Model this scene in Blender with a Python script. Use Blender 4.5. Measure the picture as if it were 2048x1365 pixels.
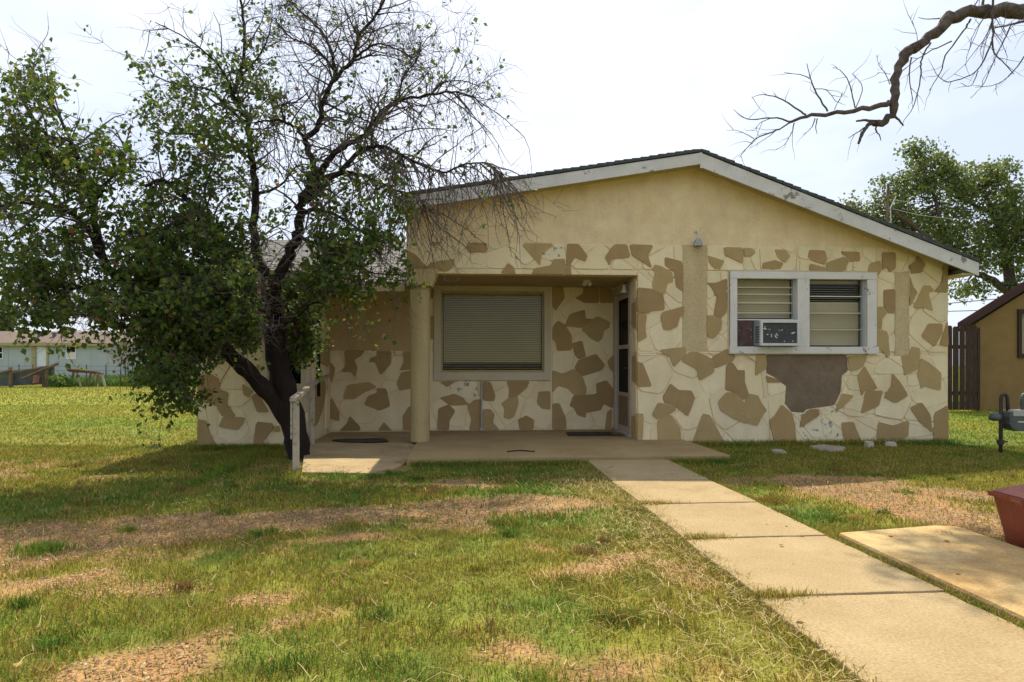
import bpy, bmesh, math, random
import numpy as np
from mathutils import Vector

for o in list(bpy.data.objects):
    bpy.data.objects.remove(o)
scene = bpy.context.scene
col = scene.collection
R = math.radians

# ------------------------------------------------------------------ camera
CAM_H = 1.15
YAW = R(3.84)
FPX = 1400.0                       # focal length in pixels of the 2048 wide photograph
HZN = 730.0                        # horizon row
cam_d = bpy.data.cameras.new('camera')
cam = bpy.data.objects.new('camera', cam_d)
col.objects.link(cam)
cam.location = (0, 0, CAM_H)
cam.rotation_euler = (R(90), 0, -YAW)
cam_d.sensor_width = 36
cam_d.lens = FPX / 2048 * 36
cam_d.shift_y = (HZN - 682.5) / 2048
cam_d.clip_end = 3000
scene.camera = cam

# ------------------------------------------------------------------ light
SUN_EL, SUN_AZ = R(53), R(3.4)     # behind the house, a little to the right
world = bpy.data.worlds.new('World')
scene.world = world
world.use_nodes = True
nt = world.node_tree
nt.nodes.clear()
wo = nt.nodes.new('ShaderNodeOutputWorld')
bg = nt.nodes.new('ShaderNodeBackground')
sky = nt.nodes.new('ShaderNodeTexSky')
sky.sky_type = 'NISHITA'
sky.sun_disc = False
sky.sun_elevation = SUN_EL
sky.sun_rotation = SUN_AZ
sky.dust_density = 3.0
tc = nt.nodes.new('ShaderNodeTexCoord')
mp = nt.nodes.new('ShaderNodeMapping')
mp.inputs['Scale'].default_value = (1.6, 1.6, 4.2)
nz = nt.nodes.new('ShaderNodeTexNoise')
nz.inputs['Scale'].default_value = 1.5
nz.inputs['Detail'].default_value = 6
nz.inputs['Roughness'].default_value = 0.55
cr = nt.nodes.new('ShaderNodeValToRGB')
cr.color_ramp.elements[0].position = 0.38
cr.color_ramp.elements[0].color = (4.6, 5.2, 6.4, 1)
cr.color_ramp.elements[1].position = 0.6
cr.color_ramp.elements[1].color = (6.1, 6.55, 7.5, 1)
mx = nt.nodes.new('ShaderNodeMix')
mx.data_type = 'RGBA'
mx.inputs['Factor'].default_value = 0.82
nt.links.new(tc.outputs['Generated'], mp.inputs['Vector'])
nt.links.new(mp.outputs['Vector'], nz.inputs['Vector'])
nt.links.new(nz.outputs['Fac'], cr.inputs['Fac'])
nt.links.new(sky.outputs['Color'], mx.inputs['A'])
nt.links.new(cr.outputs['Color'], mx.inputs['B'])
nt.links.new(mx.outputs['Result'], bg.inputs['Color'])
bg.inputs['Strength'].default_value = 0.12
nt.links.new(bg.outputs['Background'], wo.inputs['Surface'])

sun_d = bpy.data.lights.new('sun', 'SUN')
sun_d.energy = 4.7
sun_d.angle = R(0.6)
sun_d.color = (1.0, 0.91, 0.72)
sun = bpy.data.objects.new('sun', sun_d)
col.objects.link(sun)
S = Vector((math.sin(SUN_AZ) * math.cos(SUN_EL), math.cos(SUN_AZ) * math.cos(SUN_EL), math.sin(SUN_EL)))
sun.rotation_euler = S.to_track_quat('Z', 'Y').to_euler()
sun.location = (0, 30, 40)

vs = scene.view_settings
vs.view_transform = 'Standard'
vs.look = 'None'
vs.exposure = 0.5
vs.gamma = 1.0
vs.use_curve_mapping = False
scene.cycles.max_bounces = 6
scene.cycles.transparent_max_bounces = 12
scene.cycles.use_denoising = True

# ------------------------------------------------------------------ survey helpers: where a sight line meets a plane of the place
FW = Vector((math.sin(YAW), math.cos(YAW), 0))
RT = Vector((math.cos(YAW), -math.sin(YAW), 0))

def ray(u, v):
    return FW + RT * ((u - 1024) / FPX) + Vector((0, 0, 1)) * ((HZN - v) / FPX)

def P(u, v, Y):                     # meets the plane Y = const
    d = ray(u, v)
    t = Y / d.y
    return Vector((d.x * t, Y, CAM_H + d.z * t))

def G(u, v, z=0.0):                 # meets the level z
    d = ray(u, v)
    t = (z - CAM_H) / d.z
    return Vector((d.x * t, d.y * t, z))

def XU(u, Y):
    return P(u, HZN, Y).x

def ZV(u, v, Y):
    return P(u, v, Y).z

def proj(p):
    d = Vector(p) - Vector((0, 0, CAM_H))
    z = d.dot(FW)
    return 1024 + FPX * d.dot(RT) / z, HZN - FPX * d.z / z

# ------------------------------------------------------------------ materials
MATS = {}

def mat(name, c, c2=None, rough=0.8, scale=6.0, detail=6.0, bump=0.0, bscale=None, c3=None, c3_pos=0.7, c3_scale=3.0,
        spec=0.3, metal=0.0, stretch=(1, 1, 1), lo=0.35, hi=0.65, c3_w=0.03, rnd=0.0, speck=0.0, streak=0.0):
    m = bpy.data.materials.new(name)
    m.use_nodes = True
    t = m.node_tree
    b = t.nodes['Principled BSDF']
    b.inputs['Roughness'].default_value = rough
    b.inputs['Specular IOR Level'].default_value = spec
    b.inputs['Metallic'].default_value = metal
    tcn = t.nodes.new('ShaderNodeTexCoord')
    mpn = t.nodes.new('ShaderNodeMapping')
    mpn.inputs['Scale'].default_value = stretch
    t.links.new(tcn.outputs['Object'], mpn.inputs['Vector'])
    n = t.nodes.new('ShaderNodeTexNoise')
    n.inputs['Scale'].default_value = scale
    n.inputs['Detail'].default_value = detail
    n.inputs['Roughness'].default_value = 0.65
    t.links.new(mpn.outputs['Vector'], n.inputs['Vector'])
    r = t.nodes.new('ShaderNodeValToRGB')
    r.color_ramp.elements[0].position = lo
    r.color_ramp.elements[1].position = hi
    r.color_ramp.elements[0].color = (*c, 1)
    r.color_ramp.elements[1].color = (*(c2 or [x * 0.85 for x in c]), 1)
    t.links.new(n.outputs['Fac'], r.inputs['Fac'])
    outc = r.outputs['Color']
    if c3 is not None:
        n3 = t.nodes.new('ShaderNodeTexNoise')
        n3.inputs['Scale'].default_value = c3_scale
        n3.inputs['Detail'].default_value = 8
        n3.inputs['Roughness'].default_value = 0.7
        t.links.new(mpn.outputs['Vector'], n3.inputs['Vector'])
        mr = t.nodes.new('ShaderNodeMapRange')
        mr.inputs['From Min'].default_value = c3_pos
        mr.inputs['From Max'].default_value = c3_pos + c3_w
        t.links.new(n3.outputs['Fac'], mr.inputs['Value'])
        mm = t.nodes.new('ShaderNodeMix')
        mm.data_type = 'RGBA'
        mm.inputs['B'].default_value = (*c3, 1)
        t.links.new(mr.outputs['Result'], mm.inputs['Factor'])
        t.links.new(outc, mm.inputs['A'])
        outc = mm.outputs['Result']
    for amt, scl, st3 in ((speck, 75.0, (1, 1, 1)), (streak, 1.0, (7, 7, .45))):
        if not amt:
            continue
        mp2 = t.nodes.new('ShaderNodeMapping')
        mp2.inputs['Scale'].default_value = st3
        t.links.new(tcn.outputs['Object'], mp2.inputs['Vector'])
        ns_ = t.nodes.new('ShaderNodeTexNoise')
        ns_.inputs['Scale'].default_value = scl
        ns_.inputs['Detail'].default_value = 5
        t.links.new(mp2.outputs['Vector'], ns_.inputs['Vector'])
        mr4 = t.nodes.new('ShaderNodeMapRange')
        mr4.inputs['From Min'].default_value = .3
        mr4.inputs['From Max'].default_value = .7
        mr4.inputs['To Min'].default_value = 1 + amt * .6
        mr4.inputs['To Max'].default_value = 1 - amt
        t.links.new(ns_.outputs['Fac'], mr4.inputs['Value'])
        sc4 = t.nodes.new('ShaderNodeVectorMath')
        sc4.operation = 'SCALE'
        t.links.new(outc, sc4.inputs[0])
        t.links.new(mr4.outputs['Result'], sc4.inputs['Scale'])
        outc = sc4.outputs['Vector']
    if rnd:
        oi = t.nodes.new('ShaderNodeObjectInfo')
        mr2 = t.nodes.new('ShaderNodeMapRange')
        mr2.inputs['To Min'].default_value = 1 - rnd
        mr2.inputs['To Max'].default_value = 1 + rnd
        t.links.new(oi.outputs['Random'], mr2.inputs['Value'])
        sc_ = t.nodes.new('ShaderNodeVectorMath')
        sc_.operation = 'SCALE'
        t.links.new(outc, sc_.inputs[0])
        t.links.new(mr2.outputs['Result'], sc_.inputs['Scale'])
        outc = sc_.outputs['Vector']
    t.links.new(outc, b.inputs['Base Color'])
    if bump:
        nb = t.nodes.new('ShaderNodeTexNoise')
        nb.inputs['Scale'].default_value = bscale or scale * 6
        nb.inputs['Detail'].default_value = 5
        t.links.new(mpn.outputs['Vector'], nb.inputs['Vector'])
        bp = t.nodes.new('ShaderNodeBump')
        bp.inputs['Strength'].default_value = bump
        bp.inputs['Distance'].default_value = 0.01
        t.links.new(nb.outputs['Fac'], bp.inputs['Height'])
        t.links.new(bp.outputs['Normal'], b.inputs['Normal'])
    MATS[name] = m
    return m

def leaf_mat(name, trans=0.4, rough=0.55, tint=(1, 1, 1)):
    m = bpy.data.materials.new(name)
    m.use_nodes = True
    t = m.node_tree
    t.nodes.clear()
    o = t.nodes.new('ShaderNodeOutputMaterial')
    a = t.nodes.new('ShaderNodeAttribute')
    a.attribute_name = 'Col'
    p = t.nodes.new('ShaderNodeBsdfPrincipled')
    p.inputs['Roughness'].default_value = rough
    p.inputs['Specular IOR Level'].default_value = 0.25
    tr = t.nodes.new('ShaderNodeBsdfTranslucent')
    mxn = t.nodes.new('ShaderNodeMixShader')
    mxn.inputs[0].default_value = trans
    t.links.new(a.outputs['Color'], p.inputs['Base Color'])
    t.links.new(a.outputs['Color'], tr.inputs['Color'])
    t.links.new(p.outputs[0], mxn.inputs[1])
    t.links.new(tr.outputs[0], mxn.inputs[2])
    t.links.new(mxn.outputs[0], o.inputs['Surface'])
    MATS[name] = m
    return m

def glass_mat(name, tint, refl=0.1):
    m = bpy.data.materials.new(name)
    m.use_nodes = True
    t = m.node_tree
    t.nodes.clear()
    o = t.nodes.new('ShaderNodeOutputMaterial')
    tr = t.nodes.new('ShaderNodeBsdfTransparent')
    tr.inputs['Color'].default_value = (*tint, 1)
    gl = t.nodes.new('ShaderNodeBsdfGlossy')
    gl.inputs['Roughness'].default_value = 0.06
    gl.inputs['Color'].default_value = (0.9, 0.9, 0.9, 1)
    mxn = t.nodes.new('ShaderNodeMixShader')
    mxn.inputs[0].default_value = refl
    t.links.new(tr.outputs[0], mxn.inputs[1])
    t.links.new(gl.outputs[0], mxn.inputs[2])
    t.links.new(mxn.outputs[0], o.inputs['Surface'])
    MATS[name] = m
    return m

CREAM = mat('cream_paint', (0.80, 0.665, 0.41), (0.72, 0.585, 0.345), 0.8, 2.2, rnd=0.05, bump=0.35, bscale=38, c3=(0.36, 0.33, 0.27), c3_pos=0.72, c3_scale=7, speck=0.06, streak=0.05)
CREAM_B = mat('cream_paint_pale', (0.81, 0.68, 0.435), (0.73, 0.605, 0.37), 0.8, 2.6, rnd=0.06, bump=0.35, bscale=34, c3=(0.33, 0.31, 0.27), c3_pos=0.68, c3_scale=6, speck=0.06, streak=0.05)
CREAM_WORN = mat('cream_paint_worn', (0.80, 0.69, 0.46), (0.72, 0.61, 0.39), 0.8, 2.6, bump=0.4, bscale=30, c3=(0.25, 0.25, 0.23), c3_pos=0.56, c3_scale=9)
TAN = mat('tan_paint', (0.435, 0.31, 0.138), (0.38, 0.267, 0.115), 0.8, 2.4, rnd=0.09, bump=0.35, bscale=36, c3=(0.42, 0.35, 0.21), c3_pos=0.73, c3_scale=8, speck=0.07, streak=0.04)
TAN_B = mat('tan_paint_dark', (0.385, 0.258, 0.113), (0.33, 0.217, 0.093), 0.8, 2.4, rnd=0.09, bump=0.35, bscale=36, c3=(0.42, 0.35, 0.21), c3_pos=0.75, c3_scale=8)
STUCCO = mat('stucco', (0.84, 0.665, 0.40), (0.73, 0.555, 0.315), 0.92, 2.6, 12, bump=1.0, bscale=34, c3=(0.60, 0.45, 0.285), c3_pos=0.50, c3_scale=2.2, c3_w=0.3, speck=0.16, streak=0.05)
STUCCO_STRIP = mat('stucco_strip', (0.62, 0.485, 0.275), (0.55, 0.42, 0.23), 0.92, 3, 9, bump=0.9, bscale=85, speck=0.22, streak=0.06)
BARE = mat('bare_cement', (0.235, 0.172, 0.112), (0.175, 0.124, 0.078), 0.95, 3.5, 9, bump=0.8, bscale=30, c3=(0.24, 0.18, 0.12), c3_pos=0.63, c3_scale=9, speck=0.2, streak=0)
COLUMN = mat('column_paint', (0.45, 0.35, 0.175), (0.385, 0.295, 0.14), 0.8, 2, bump=0.35, bscale=40, c3=(0.27, 0.19, 0.09), c3_pos=0.58, c3_scale=3.2, c3_w=0.2, stretch=(1, 1, .4), speck=0.12, streak=0.12)
WHITE = mat('peeling_white', (0.70, 0.665, 0.60), (0.62, 0.58, 0.51), 0.7, 3, bump=0.4, bscale=26, c3=(0.22, 0.17, 0.14), c3_pos=0.61, c3_scale=9, stretch=(1, 1, 1))
FASCIA = mat('fascia_white', (0.66, 0.63, 0.60), (0.56, 0.53, 0.49), 0.7, 3, bump=0.3, bscale=26, c3=(0.24, 0.20, 0.17), c3_pos=0.62, c3_scale=5)
WINWHITE = mat('window_cream', (0.56, 0.48, 0.33), (0.50, 0.42, 0.28), 0.7, 3, bump=0.15, bscale=30)
SOFFIT = mat('soffit', (0.60, 0.50, 0.33), (0.52, 0.42, 0.26), 0.8, 2)
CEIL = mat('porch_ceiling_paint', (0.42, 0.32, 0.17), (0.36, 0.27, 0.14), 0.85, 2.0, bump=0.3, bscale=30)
BOARD = mat('tan_board', (0.56, 0.40, 0.205), (0.48, 0.335, 0.165), 0.9, 2.4, 9, bump=0.6, bscale=70, stretch=(1, 1, 1), speck=0.2, streak=0.08)
SHINGLE = mat('shingle_grey', (0.24, 0.225, 0.215), (0.16, 0.15, 0.145), 0.95, 9, bump=0.6, bscale=120)
SHINGLE_D = mat('shingle_green', (0.085, 0.095, 0.088), (0.06, 0.066, 0.062), 0.95, 9, bump=0.6, bscale=120)
CONC = mat('walk_concrete', (0.40, 0.30, 0.165), (0.335, 0.245, 0.128), 0.95, 2.0, 9, bump=0.45, bscale=110, c3=(0.27, 0.185, 0.09), c3_pos=0.55, c3_scale=2.4, c3_w=0.3, spec=0.08, speck=0.22, streak=0)
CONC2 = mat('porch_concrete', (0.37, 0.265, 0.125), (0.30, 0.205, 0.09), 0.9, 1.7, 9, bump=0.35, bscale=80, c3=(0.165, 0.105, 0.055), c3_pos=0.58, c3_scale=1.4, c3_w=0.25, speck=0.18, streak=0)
CONC3 = mat('drive_concrete', (0.55, 0.41, 0.20), (0.45, 0.28, 0.11), 0.9, 1.6, 9, bump=0.5, bscale=70, c3=(0.30, 0.19, 0.085), c3_pos=0.52, c3_scale=2.6, c3_w=0.22, spec=0.08, speck=0.22, streak=0)
RAMP = mat('ramp_concrete', (0.42, 0.315, 0.165), (0.30, 0.205, 0.10), 0.9, 2.6, 9, bump=0.5, bscale=60, c3=(0.16, 0.11, 0.06), c3_pos=0.6, c3_scale=3, c3_w=0.12, speck=0.22, streak=0)
BARK = mat('bark_dark', (0.026, 0.017, 0.012), (0.012, 0.008, 0.006), 0.95, 9, bump=1.0, bscale=30, stretch=(1, 1, 0.35))
TWIG = mat('twig_grey', (0.15, 0.118, 0.10), (0.09, 0.07, 0.058), 0.95, 9)
BARK_G = mat('bark_grey', (0.15, 0.115, 0.095), (0.055, 0.04, 0.032), 0.95, 16, bump=1.0, bscale=45)
LEAF = leaf_mat('leaf', 0.5)
GRASS = leaf_mat('grass', 0.35, 0.7)
CHIP = leaf_mat('gravel_chip', 0.0, 0.9)
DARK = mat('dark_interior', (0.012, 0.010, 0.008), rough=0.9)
GLASS = glass_mat('dusty_glass', (0.86, 0.84, 0.74), 0.016)
GLASS_D = glass_mat('dark_glass', (0.32, 0.30, 0.27), 0.06)
BLIND = mat('blind_slat', (0.74, 0.68, 0.43), (0.68, 0.62, 0.39), 0.6, 2)
BLIND2 = mat('blind_slat_white', (0.68, 0.63, 0.53), (0.61, 0.565, 0.47), 0.6, 2)
ACW = mat('ac_white', (0.62, 0.62, 0.57), (0.54, 0.54, 0.49), 0.5, 4)
ACB = mat('ac_side', (0.40, 0.43, 0.43), (0.33, 0.36, 0.36), 0.5, 4)
ACG = mat('ac_grille', (0.10, 0.10, 0.095), (0.075, 0.078, 0.075), 0.7, 12, c3=(0.62, 0.60, 0.55), c3_pos=0.645, c3_scale=11, c3_w=0.01)
PLYW = mat('weathered_ply', (0.135, 0.085, 0.072), (0.075, 0.046, 0.040), 0.9, 9, c3=(0.36, 0.30, 0.28), c3_pos=0.63, c3_scale=14)
LAMPW = mat('lamp_white', (0.62, 0.60, 0.54), (0.54, 0.52, 0.46), 0.4, 3)
LAMPG = mat('lamp_grey', (0.34, 0.34, 0.31), (0.26, 0.26, 0.24), 0.5, 12)
METAL = mat('meter_grey', (0.115, 0.125, 0.122), (0.085, 0.09, 0.09), 0.5, 8, metal=0.3)
METAL_L = mat('meter_light', (0.42, 0.42, 0.36), (0.36, 0.36, 0.31), 0.5, 8)
PIPE = mat('pipe_dark', (0.06, 0.05, 0.045), (0.04, 0.035, 0.03), 0.7, 12)
DOORW = mat('door_frame_grey', (0.46, 0.40, 0.33), (0.38, 0.32, 0.26), 0.7, 4, c3=(0.25, 0.19, 0.15), c3_pos=0.62, c3_scale=7)
DOORP = mat('door_panel', (0.235, 0.165, 0.095), (0.19, 0.13, 0.075), 0.6, 4)
RAIL = mat('rail_paint', (0.46, 0.40, 0.30), (0.36, 0.30, 0.21), 0.8, 6, c3=(0.20, 0.145, 0.095), c3_pos=0.58, c3_scale=12)
FENCE = mat('fence_wood', (0.075, 0.045, 0.03), (0.04, 0.024, 0.016), 0.95, 6, bump=0.5, stretch=(6, 6, 0.7))
NB_WALL = mat('neighbour_stucco', (0.27, 0.17, 0.060), (0.22, 0.135, 0.047), 0.9, 2.0, bump=0.6, bscale=30)
NB_ROOF = mat('neighbour_roof', (0.10, 0.052, 0.048), (0.07, 0.036, 0.035), 1.0, 5, spec=0.0)
NB_TRIM = mat('neighbour_trim', (0.055, 0.028, 0.022), rough=0.8)
RED = mat('red_paint', (0.235, 0.048, 0.028), (0.165, 0.032, 0.020), 0.5, 4, bump=0.3, bscale=50, c3=(0.40, 0.17, 0.085), c3_pos=0.55, c3_scale=6, c3_w=0.18, spec=0.4)
SIDING = mat('pale_siding', (0.40, 0.44, 0.43), (0.35, 0.39, 0.385), 0.7, 1.0)
MH_ROOF = mat('brown_roof', (0.17, 0.125, 0.098), (0.14, 0.10, 0.08), 0.9, 2)
MH_TRIM = mat('tan_trim', (0.38, 0.31, 0.16), rough=0.8)
MH_DOOR = mat('white_door', (0.70, 0.74, 0.80), rough=0.6)
SHEET = mat('grey_sheet', (0.13, 0.145, 0.145), (0.085, 0.10, 0.10), 0.6, 3)
LUMBER = mat('old_lumber', (0.20, 0.14, 0.085), (0.12, 0.082, 0.05), 0.9, 5)
LUMBER_R = mat('red_lumber', (0.27, 0.12, 0.075), (0.18, 0.085, 0.055), 0.9, 5)
WIRE = mat('wire_grey', (0.12, 0.12, 0.12), rough=0.7)
MATT = mat('mat_brown', (0.055, 0.036, 0.024), (0.035, 0.024, 0.016), 0.95, 20, bump=0.6)
FLAT = mat('flat_stone', (0.36, 0.31, 0.22), (0.28, 0.24, 0.17), 0.9, 6, bump=0.5)
CHALK = mat('chalk_stone', (0.52, 0.46, 0.36), (0.44, 0.38, 0.30), 0.9, 6, bump=0.5)
DISH = mat('dish_mesh', (0.30, 0.27, 0.19), (0.25, 0.225, 0.16), 0.7, 5)

def ground_mat():
    m = bpy.data.materials.new('lawn_ground')
    m.use_nodes = True
    t = m.node_tree
    b = t.nodes['Principled BSDF']
    b.inputs['Roughness'].default_value = 0.95
    b.inputs['Specular IOR Level'].default_value = 0.1
    a = t.nodes.new('ShaderNodeAttribute')
    a.attribute_name = 'Col'
    tcn = t.nodes.new('ShaderNodeTexCoord')
    n = t.nodes.new('ShaderNodeTexNoise')
    n.inputs['Scale'].default_value = 55
    n.inputs['Detail'].default_value = 4
    n2 = t.nodes.new('ShaderNodeTexNoise')
    n2.inputs['Scale'].default_value = 3.0
    n2.inputs['Detail'].default_value = 8
    for q in (n, n2):
        t.links.new(tcn.outputs['Object'], q.inputs['Vector'])
    ad = t.nodes.new('ShaderNodeMath')
    t.links.new(n.outputs['Fac'], ad.inputs[0])
    t.links.new(n2.outputs['Fac'], ad.inputs[1])
    mr = t.nodes.new('ShaderNodeMapRange')
    mr.inputs['From Min'].default_value = 0.7
    mr.inputs['From Max'].default_value = 1.3
    mr.inputs['To Min'].default_value = 0.6
    mr.inputs['To Max'].default_value = 1.4
    t.links.new(ad.outputs[0], mr.inputs['Value'])
    mu = t.nodes.new('ShaderNodeVectorMath')
    mu.operation = 'SCALE'
    t.links.new(a.outputs['Color'], mu.inputs[0])
    t.links.new(mr.outputs['Result'], mu.inputs['Scale'])
    t.links.new(mu.outputs['Vector'], b.inputs['Base Color'])
    bp = t.nodes.new('ShaderNodeBump')
    bp.inputs['Strength'].default_value = 0.7
    bp.inputs['Distance'].default_value = 0.02
    t.links.new(n.outputs['Fac'], bp.inputs['Height'])
    t.links.new(bp.outputs['Normal'], b.inputs['Normal'])
    return m
GROUND = ground_mat()

# ------------------------------------------------------------------ object helpers
ORI = {}

def tag(o, label=None, cat=None, group=None, kind=None):
    if label:
        o['label'] = label
    if cat:
        o['category'] = cat
    if group:
        o['group'] = group
    if kind:
        o['kind'] = kind
    return o

def thing(name, loc, label, cat, group=None):
    o = bpy.data.objects.new(name, None)
    o.empty_display_size = 0.2
    col.objects.link(o)
    o.location = loc
    ORI[o.name] = Vector(loc)
    return tag(o, label, cat, group)

def link_mesh(name, me, m, parent=None):
    o = bpy.data.objects.new(name, me)
    col.objects.link(o)
    if m is not None and not me.materials:
        me.materials.append(m)
    if parent is not None:
        o.parent = parent
        ORI[o.name] = ORI[parent.name].copy()
    else:
        ORI[o.name] = Vector((0, 0, 0))
    return o

class MB:
    def __init__(s):
        s.v, s.f = [], []

    def add(s, vs, fs):
        b = len(s.v)
        s.v += [tuple(q) for q in vs]
        s.f += [tuple(b + i for i in q) for q in fs]
        return s

    def box(s, x0, x1, y0, y1, z0, z1):
        return s.add([(x0, y0, z0), (x1, y0, z0), (x1, y1, z0), (x0, y1, z0), (x0, y0, z1), (x1, y0, z1), (x1, y1, z1), (x0, y1, z1)],
                     [(0, 3, 2, 1), (4, 5, 6, 7), (0, 1, 5, 4), (1, 2, 6, 5), (2, 3, 7, 6), (3, 0, 4, 7)])

    def hexa(s, lo, hi):
        n = len(lo)
        return s.add(list(lo) + list(hi), [tuple(reversed(range(n))), tuple(range(n, 2 * n))] +
                     [(i, (i + 1) % n, n + (i + 1) % n, n + i) for i in range(n)])

    def wall(s, pts, y0, y1):       # outline in (x, z), between two Y planes
        return s.hexa([(x, y0, z) for x, z in pts], [(x, y1, z) for x, z in pts])

    def wallx(s, pts, x0, x1):      # outline in (y, z), between two X planes
        return s.hexa([(x0, y, z) for y, z in pts], [(x1, y, z) for y, z in pts])

    def slab(s, pts, z0, z1):       # outline in (x, y)
        return s.hexa([(x, y, z0) for x, y in pts], [(x, y, z1) for x, y in pts])

    def tube(s, pts, rad, n=6, caps=True):
        pts = [Vector(p) for p in pts]
        if not isinstance(rad, (list, tuple, np.ndarray)):
            rad = [rad] * len(pts)
        b = len(s.v)
        ref = None
        for i, p in enumerate(pts):
            d = (pts[min(i + 1, len(pts) - 1)] - pts[max(i - 1, 0)])
            if d.length < 1e-9:
                d = Vector((0, 0, 1))
            d.normalize()
            if ref is None:
                ref = d.orthogonal()
            a = (ref - d * ref.dot(d))
            if a.length < 1e-6:
                a = d.orthogonal()
            a.normalize()
            ref = a
            c = d.cross(a)
            for k in range(n):
                th = 2 * math.pi * k / n
                q = p + (a * math.cos(th) + c * math.sin(th)) * rad[i]
                s.v.append((q.x, q.y, q.z))
        for i in range(len(pts) - 1):
            for k in range(n):
                k2 = (k + 1) % n
                s.f.append((b + i * n + k, b + i * n + k2, b + (i + 1) * n + k2, b + (i + 1) * n + k))
        if caps:
            s.f.append(tuple(b + k for k in reversed(range(n))))
            s.f.append(tuple(b + (len(pts) - 1) * n + k for k in range(n)))
        return s

    def lathe(s, c, prof, n=20, axis=(0, 0, 1)):
        c = Vector(c)
        ax = Vector(axis).normalized()
        return s.tube([c + ax * h for r, h in prof], [max(r, 1e-4) for r, h in prof], n)

    def build(s, name, m, parent=None, bevel=0.0, smooth=False, fix=False):
        off = ORI[parent.name] if parent is not None else Vector((0, 0, 0))
        me = bpy.data.meshes.new(name)
        me.from_pydata([(x - off.x, y - off.y, z - off.z) for x, y, z in s.v], [], s.f)
        if bevel or fix:
            bm = bmesh.new()
            bm.from_mesh(me)
            bmesh.ops.recalc_face_normals(bm, faces=bm.faces)
            if bevel:
                ed = [e for e in bm.edges if len(e.link_faces) == 2 and e.calc_face_angle(0) > 0.6]
                bmesh.ops.bevel(bm, geom=ed, offset=bevel, segments=2, affect='EDGES', profile=0.6, clamp_overlap=True)
            bm.to_mesh(me)
            bm.free()
        if smooth:
            me.polygons.foreach_set('use_smooth', [True] * len(me.polygons))
        return link_mesh(name, me, m, parent)

def np_mesh(name, V, F, m, parent=None, colr=None, smooth=False):
    V = np.asarray(V, dtype=np.float32)
    F = np.asarray(F, dtype=np.int32)
    if parent is not None:
        V = V - np.array(ORI[parent.name], dtype=np.float32)
    me = bpy.data.meshes.new(name)
    me.vertices.add(len(V))
    me.vertices.foreach_set('co', V.ravel())
    k = F.shape[1]
    me.loops.add(F.size)
    me.loops.foreach_set('vertex_index', F.ravel())
    me.polygons.add(len(F))
    me.polygons.foreach_set('loop_start', np.arange(0, F.size, k, dtype=np.int32))
    me.update(calc_edges=True)
    if colr is not None:
        ca = me.color_attributes.new('Col', 'FLOAT_COLOR', 'POINT')
        c4 = np.ones((len(V), 4), dtype=np.float32)
        c4[:, :3] = colr
        ca.data.foreach_set('color', c4.ravel())
    if smooth:
        me.polygons.foreach_set('use_smooth', np.ones(len(F), dtype=bool))
    return link_mesh(name, me, m, parent)

# ------------------------------------------------------------------ value noise for the lawn
class Noise:
    def __init__(s, seed):
        s.t = np.random.RandomState(seed).rand(256, 256)

    def n(s, x, y):
        xi, yi = np.floor(x).astype(int), np.floor(y).astype(int)
        fx, fy = x - xi, y - yi
        fx, fy = fx * fx * (3 - 2 * fx), fy * fy * (3 - 2 * fy)
        a, b = s.t[xi % 256, yi % 256], s.t[(xi + 1) % 256, yi % 256]
        c, d = s.t[xi % 256, (yi + 1) % 256], s.t[(xi + 1) % 256, (yi + 1) % 256]
        return (a * (1 - fx) + b * fx) * (1 - fy) + (c * (1 - fx) + d * fx) * fy

    def fbm(s, x, y, o=4):
        r, a, t = 0, 1, 0
        for i in range(o):
            r = r + a * s.n(x * 2 ** i + 17 * i, y * 2 ** i + 31 * i)
            t += a
            a *= 0.55
        return r / t

NA, NB_, NC = Noise(3), Noise(8), Noise(21)

def g2(u, v):
    p = G(u, v)
    return (p.x, p.y)

# worn bands and patches of the lawn: centre lines with a radius
BANDS = [([g2(-80, 1085), g2(150, 1085), g2(330, 1055)], 0.52), ([g2(330, 1055), g2(620, 1032), g2(860, 1022)], 0.34),
         ([g2(880, 1022), g2(1085, 1008)], 0.46), ([g2(150, 1150), g2(60, 1165)], 0.14),
         ([g2(1650, 962), g2(1800, 1005), g2(1960, 1045), g2(2120, 1040)], 0.54), ([g2(1900, 985), g2(2100, 1000)], 0.35),
         ([g2(230, 1330), g2(330, 1310), g2(420, 1262)], 0.15), ([g2(560, 1245), g2(640, 1225)], 0.10),
         ([g2(1170, 1350), g2(1250, 1340)], 0.10), ([g2(1040, 1290), g2(1080, 1310)], 0.07), ([g2(480, 1200), g2(560, 1190)], 0.06),
         ([g2(640, 1085), g2(740, 1070)], 0.14), ([g2(1120, 1150), g2(1300, 1100)], 0.08), ([g2(900, 965), g2(980, 968)], 0.2)]

def seg_d(x, y, a, b):
    ax, ay = a
    bx, by = b
    dx, dy = bx - ax, by - ay
    t = np.clip(((x - ax) * dx + (y - ay) * dy) / (dx * dx + dy * dy + 1e-9), 0, 1)
    return np.hypot(x - ax - t * dx, y - ay - t * dy)

def bare(x, y):                     # 1 = bare chips and soil, 0 = lawn
    w = NA.fbm(x * 2.2, y * 2.2, 4) - 0.5
    b = np.zeros_like(x)
    for pts, r in BANDS:
        for i in range(len(pts) - 1):
            d = seg_d(x, y, pts[i], pts[i + 1]) + w * (0.35 + r * 0.9)
            b = np.maximum(b, np.clip((r - d) / (0.12 + 0.25 * r) + 0.5, 0, 1))
    near = np.clip((NB_.fbm(x * 1.6 + 5, y * 1.6, 4) - 0.635) / 0.10, 0, 1) * (y < 9.5)
    return np.maximum(b, near * 0.75)

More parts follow.
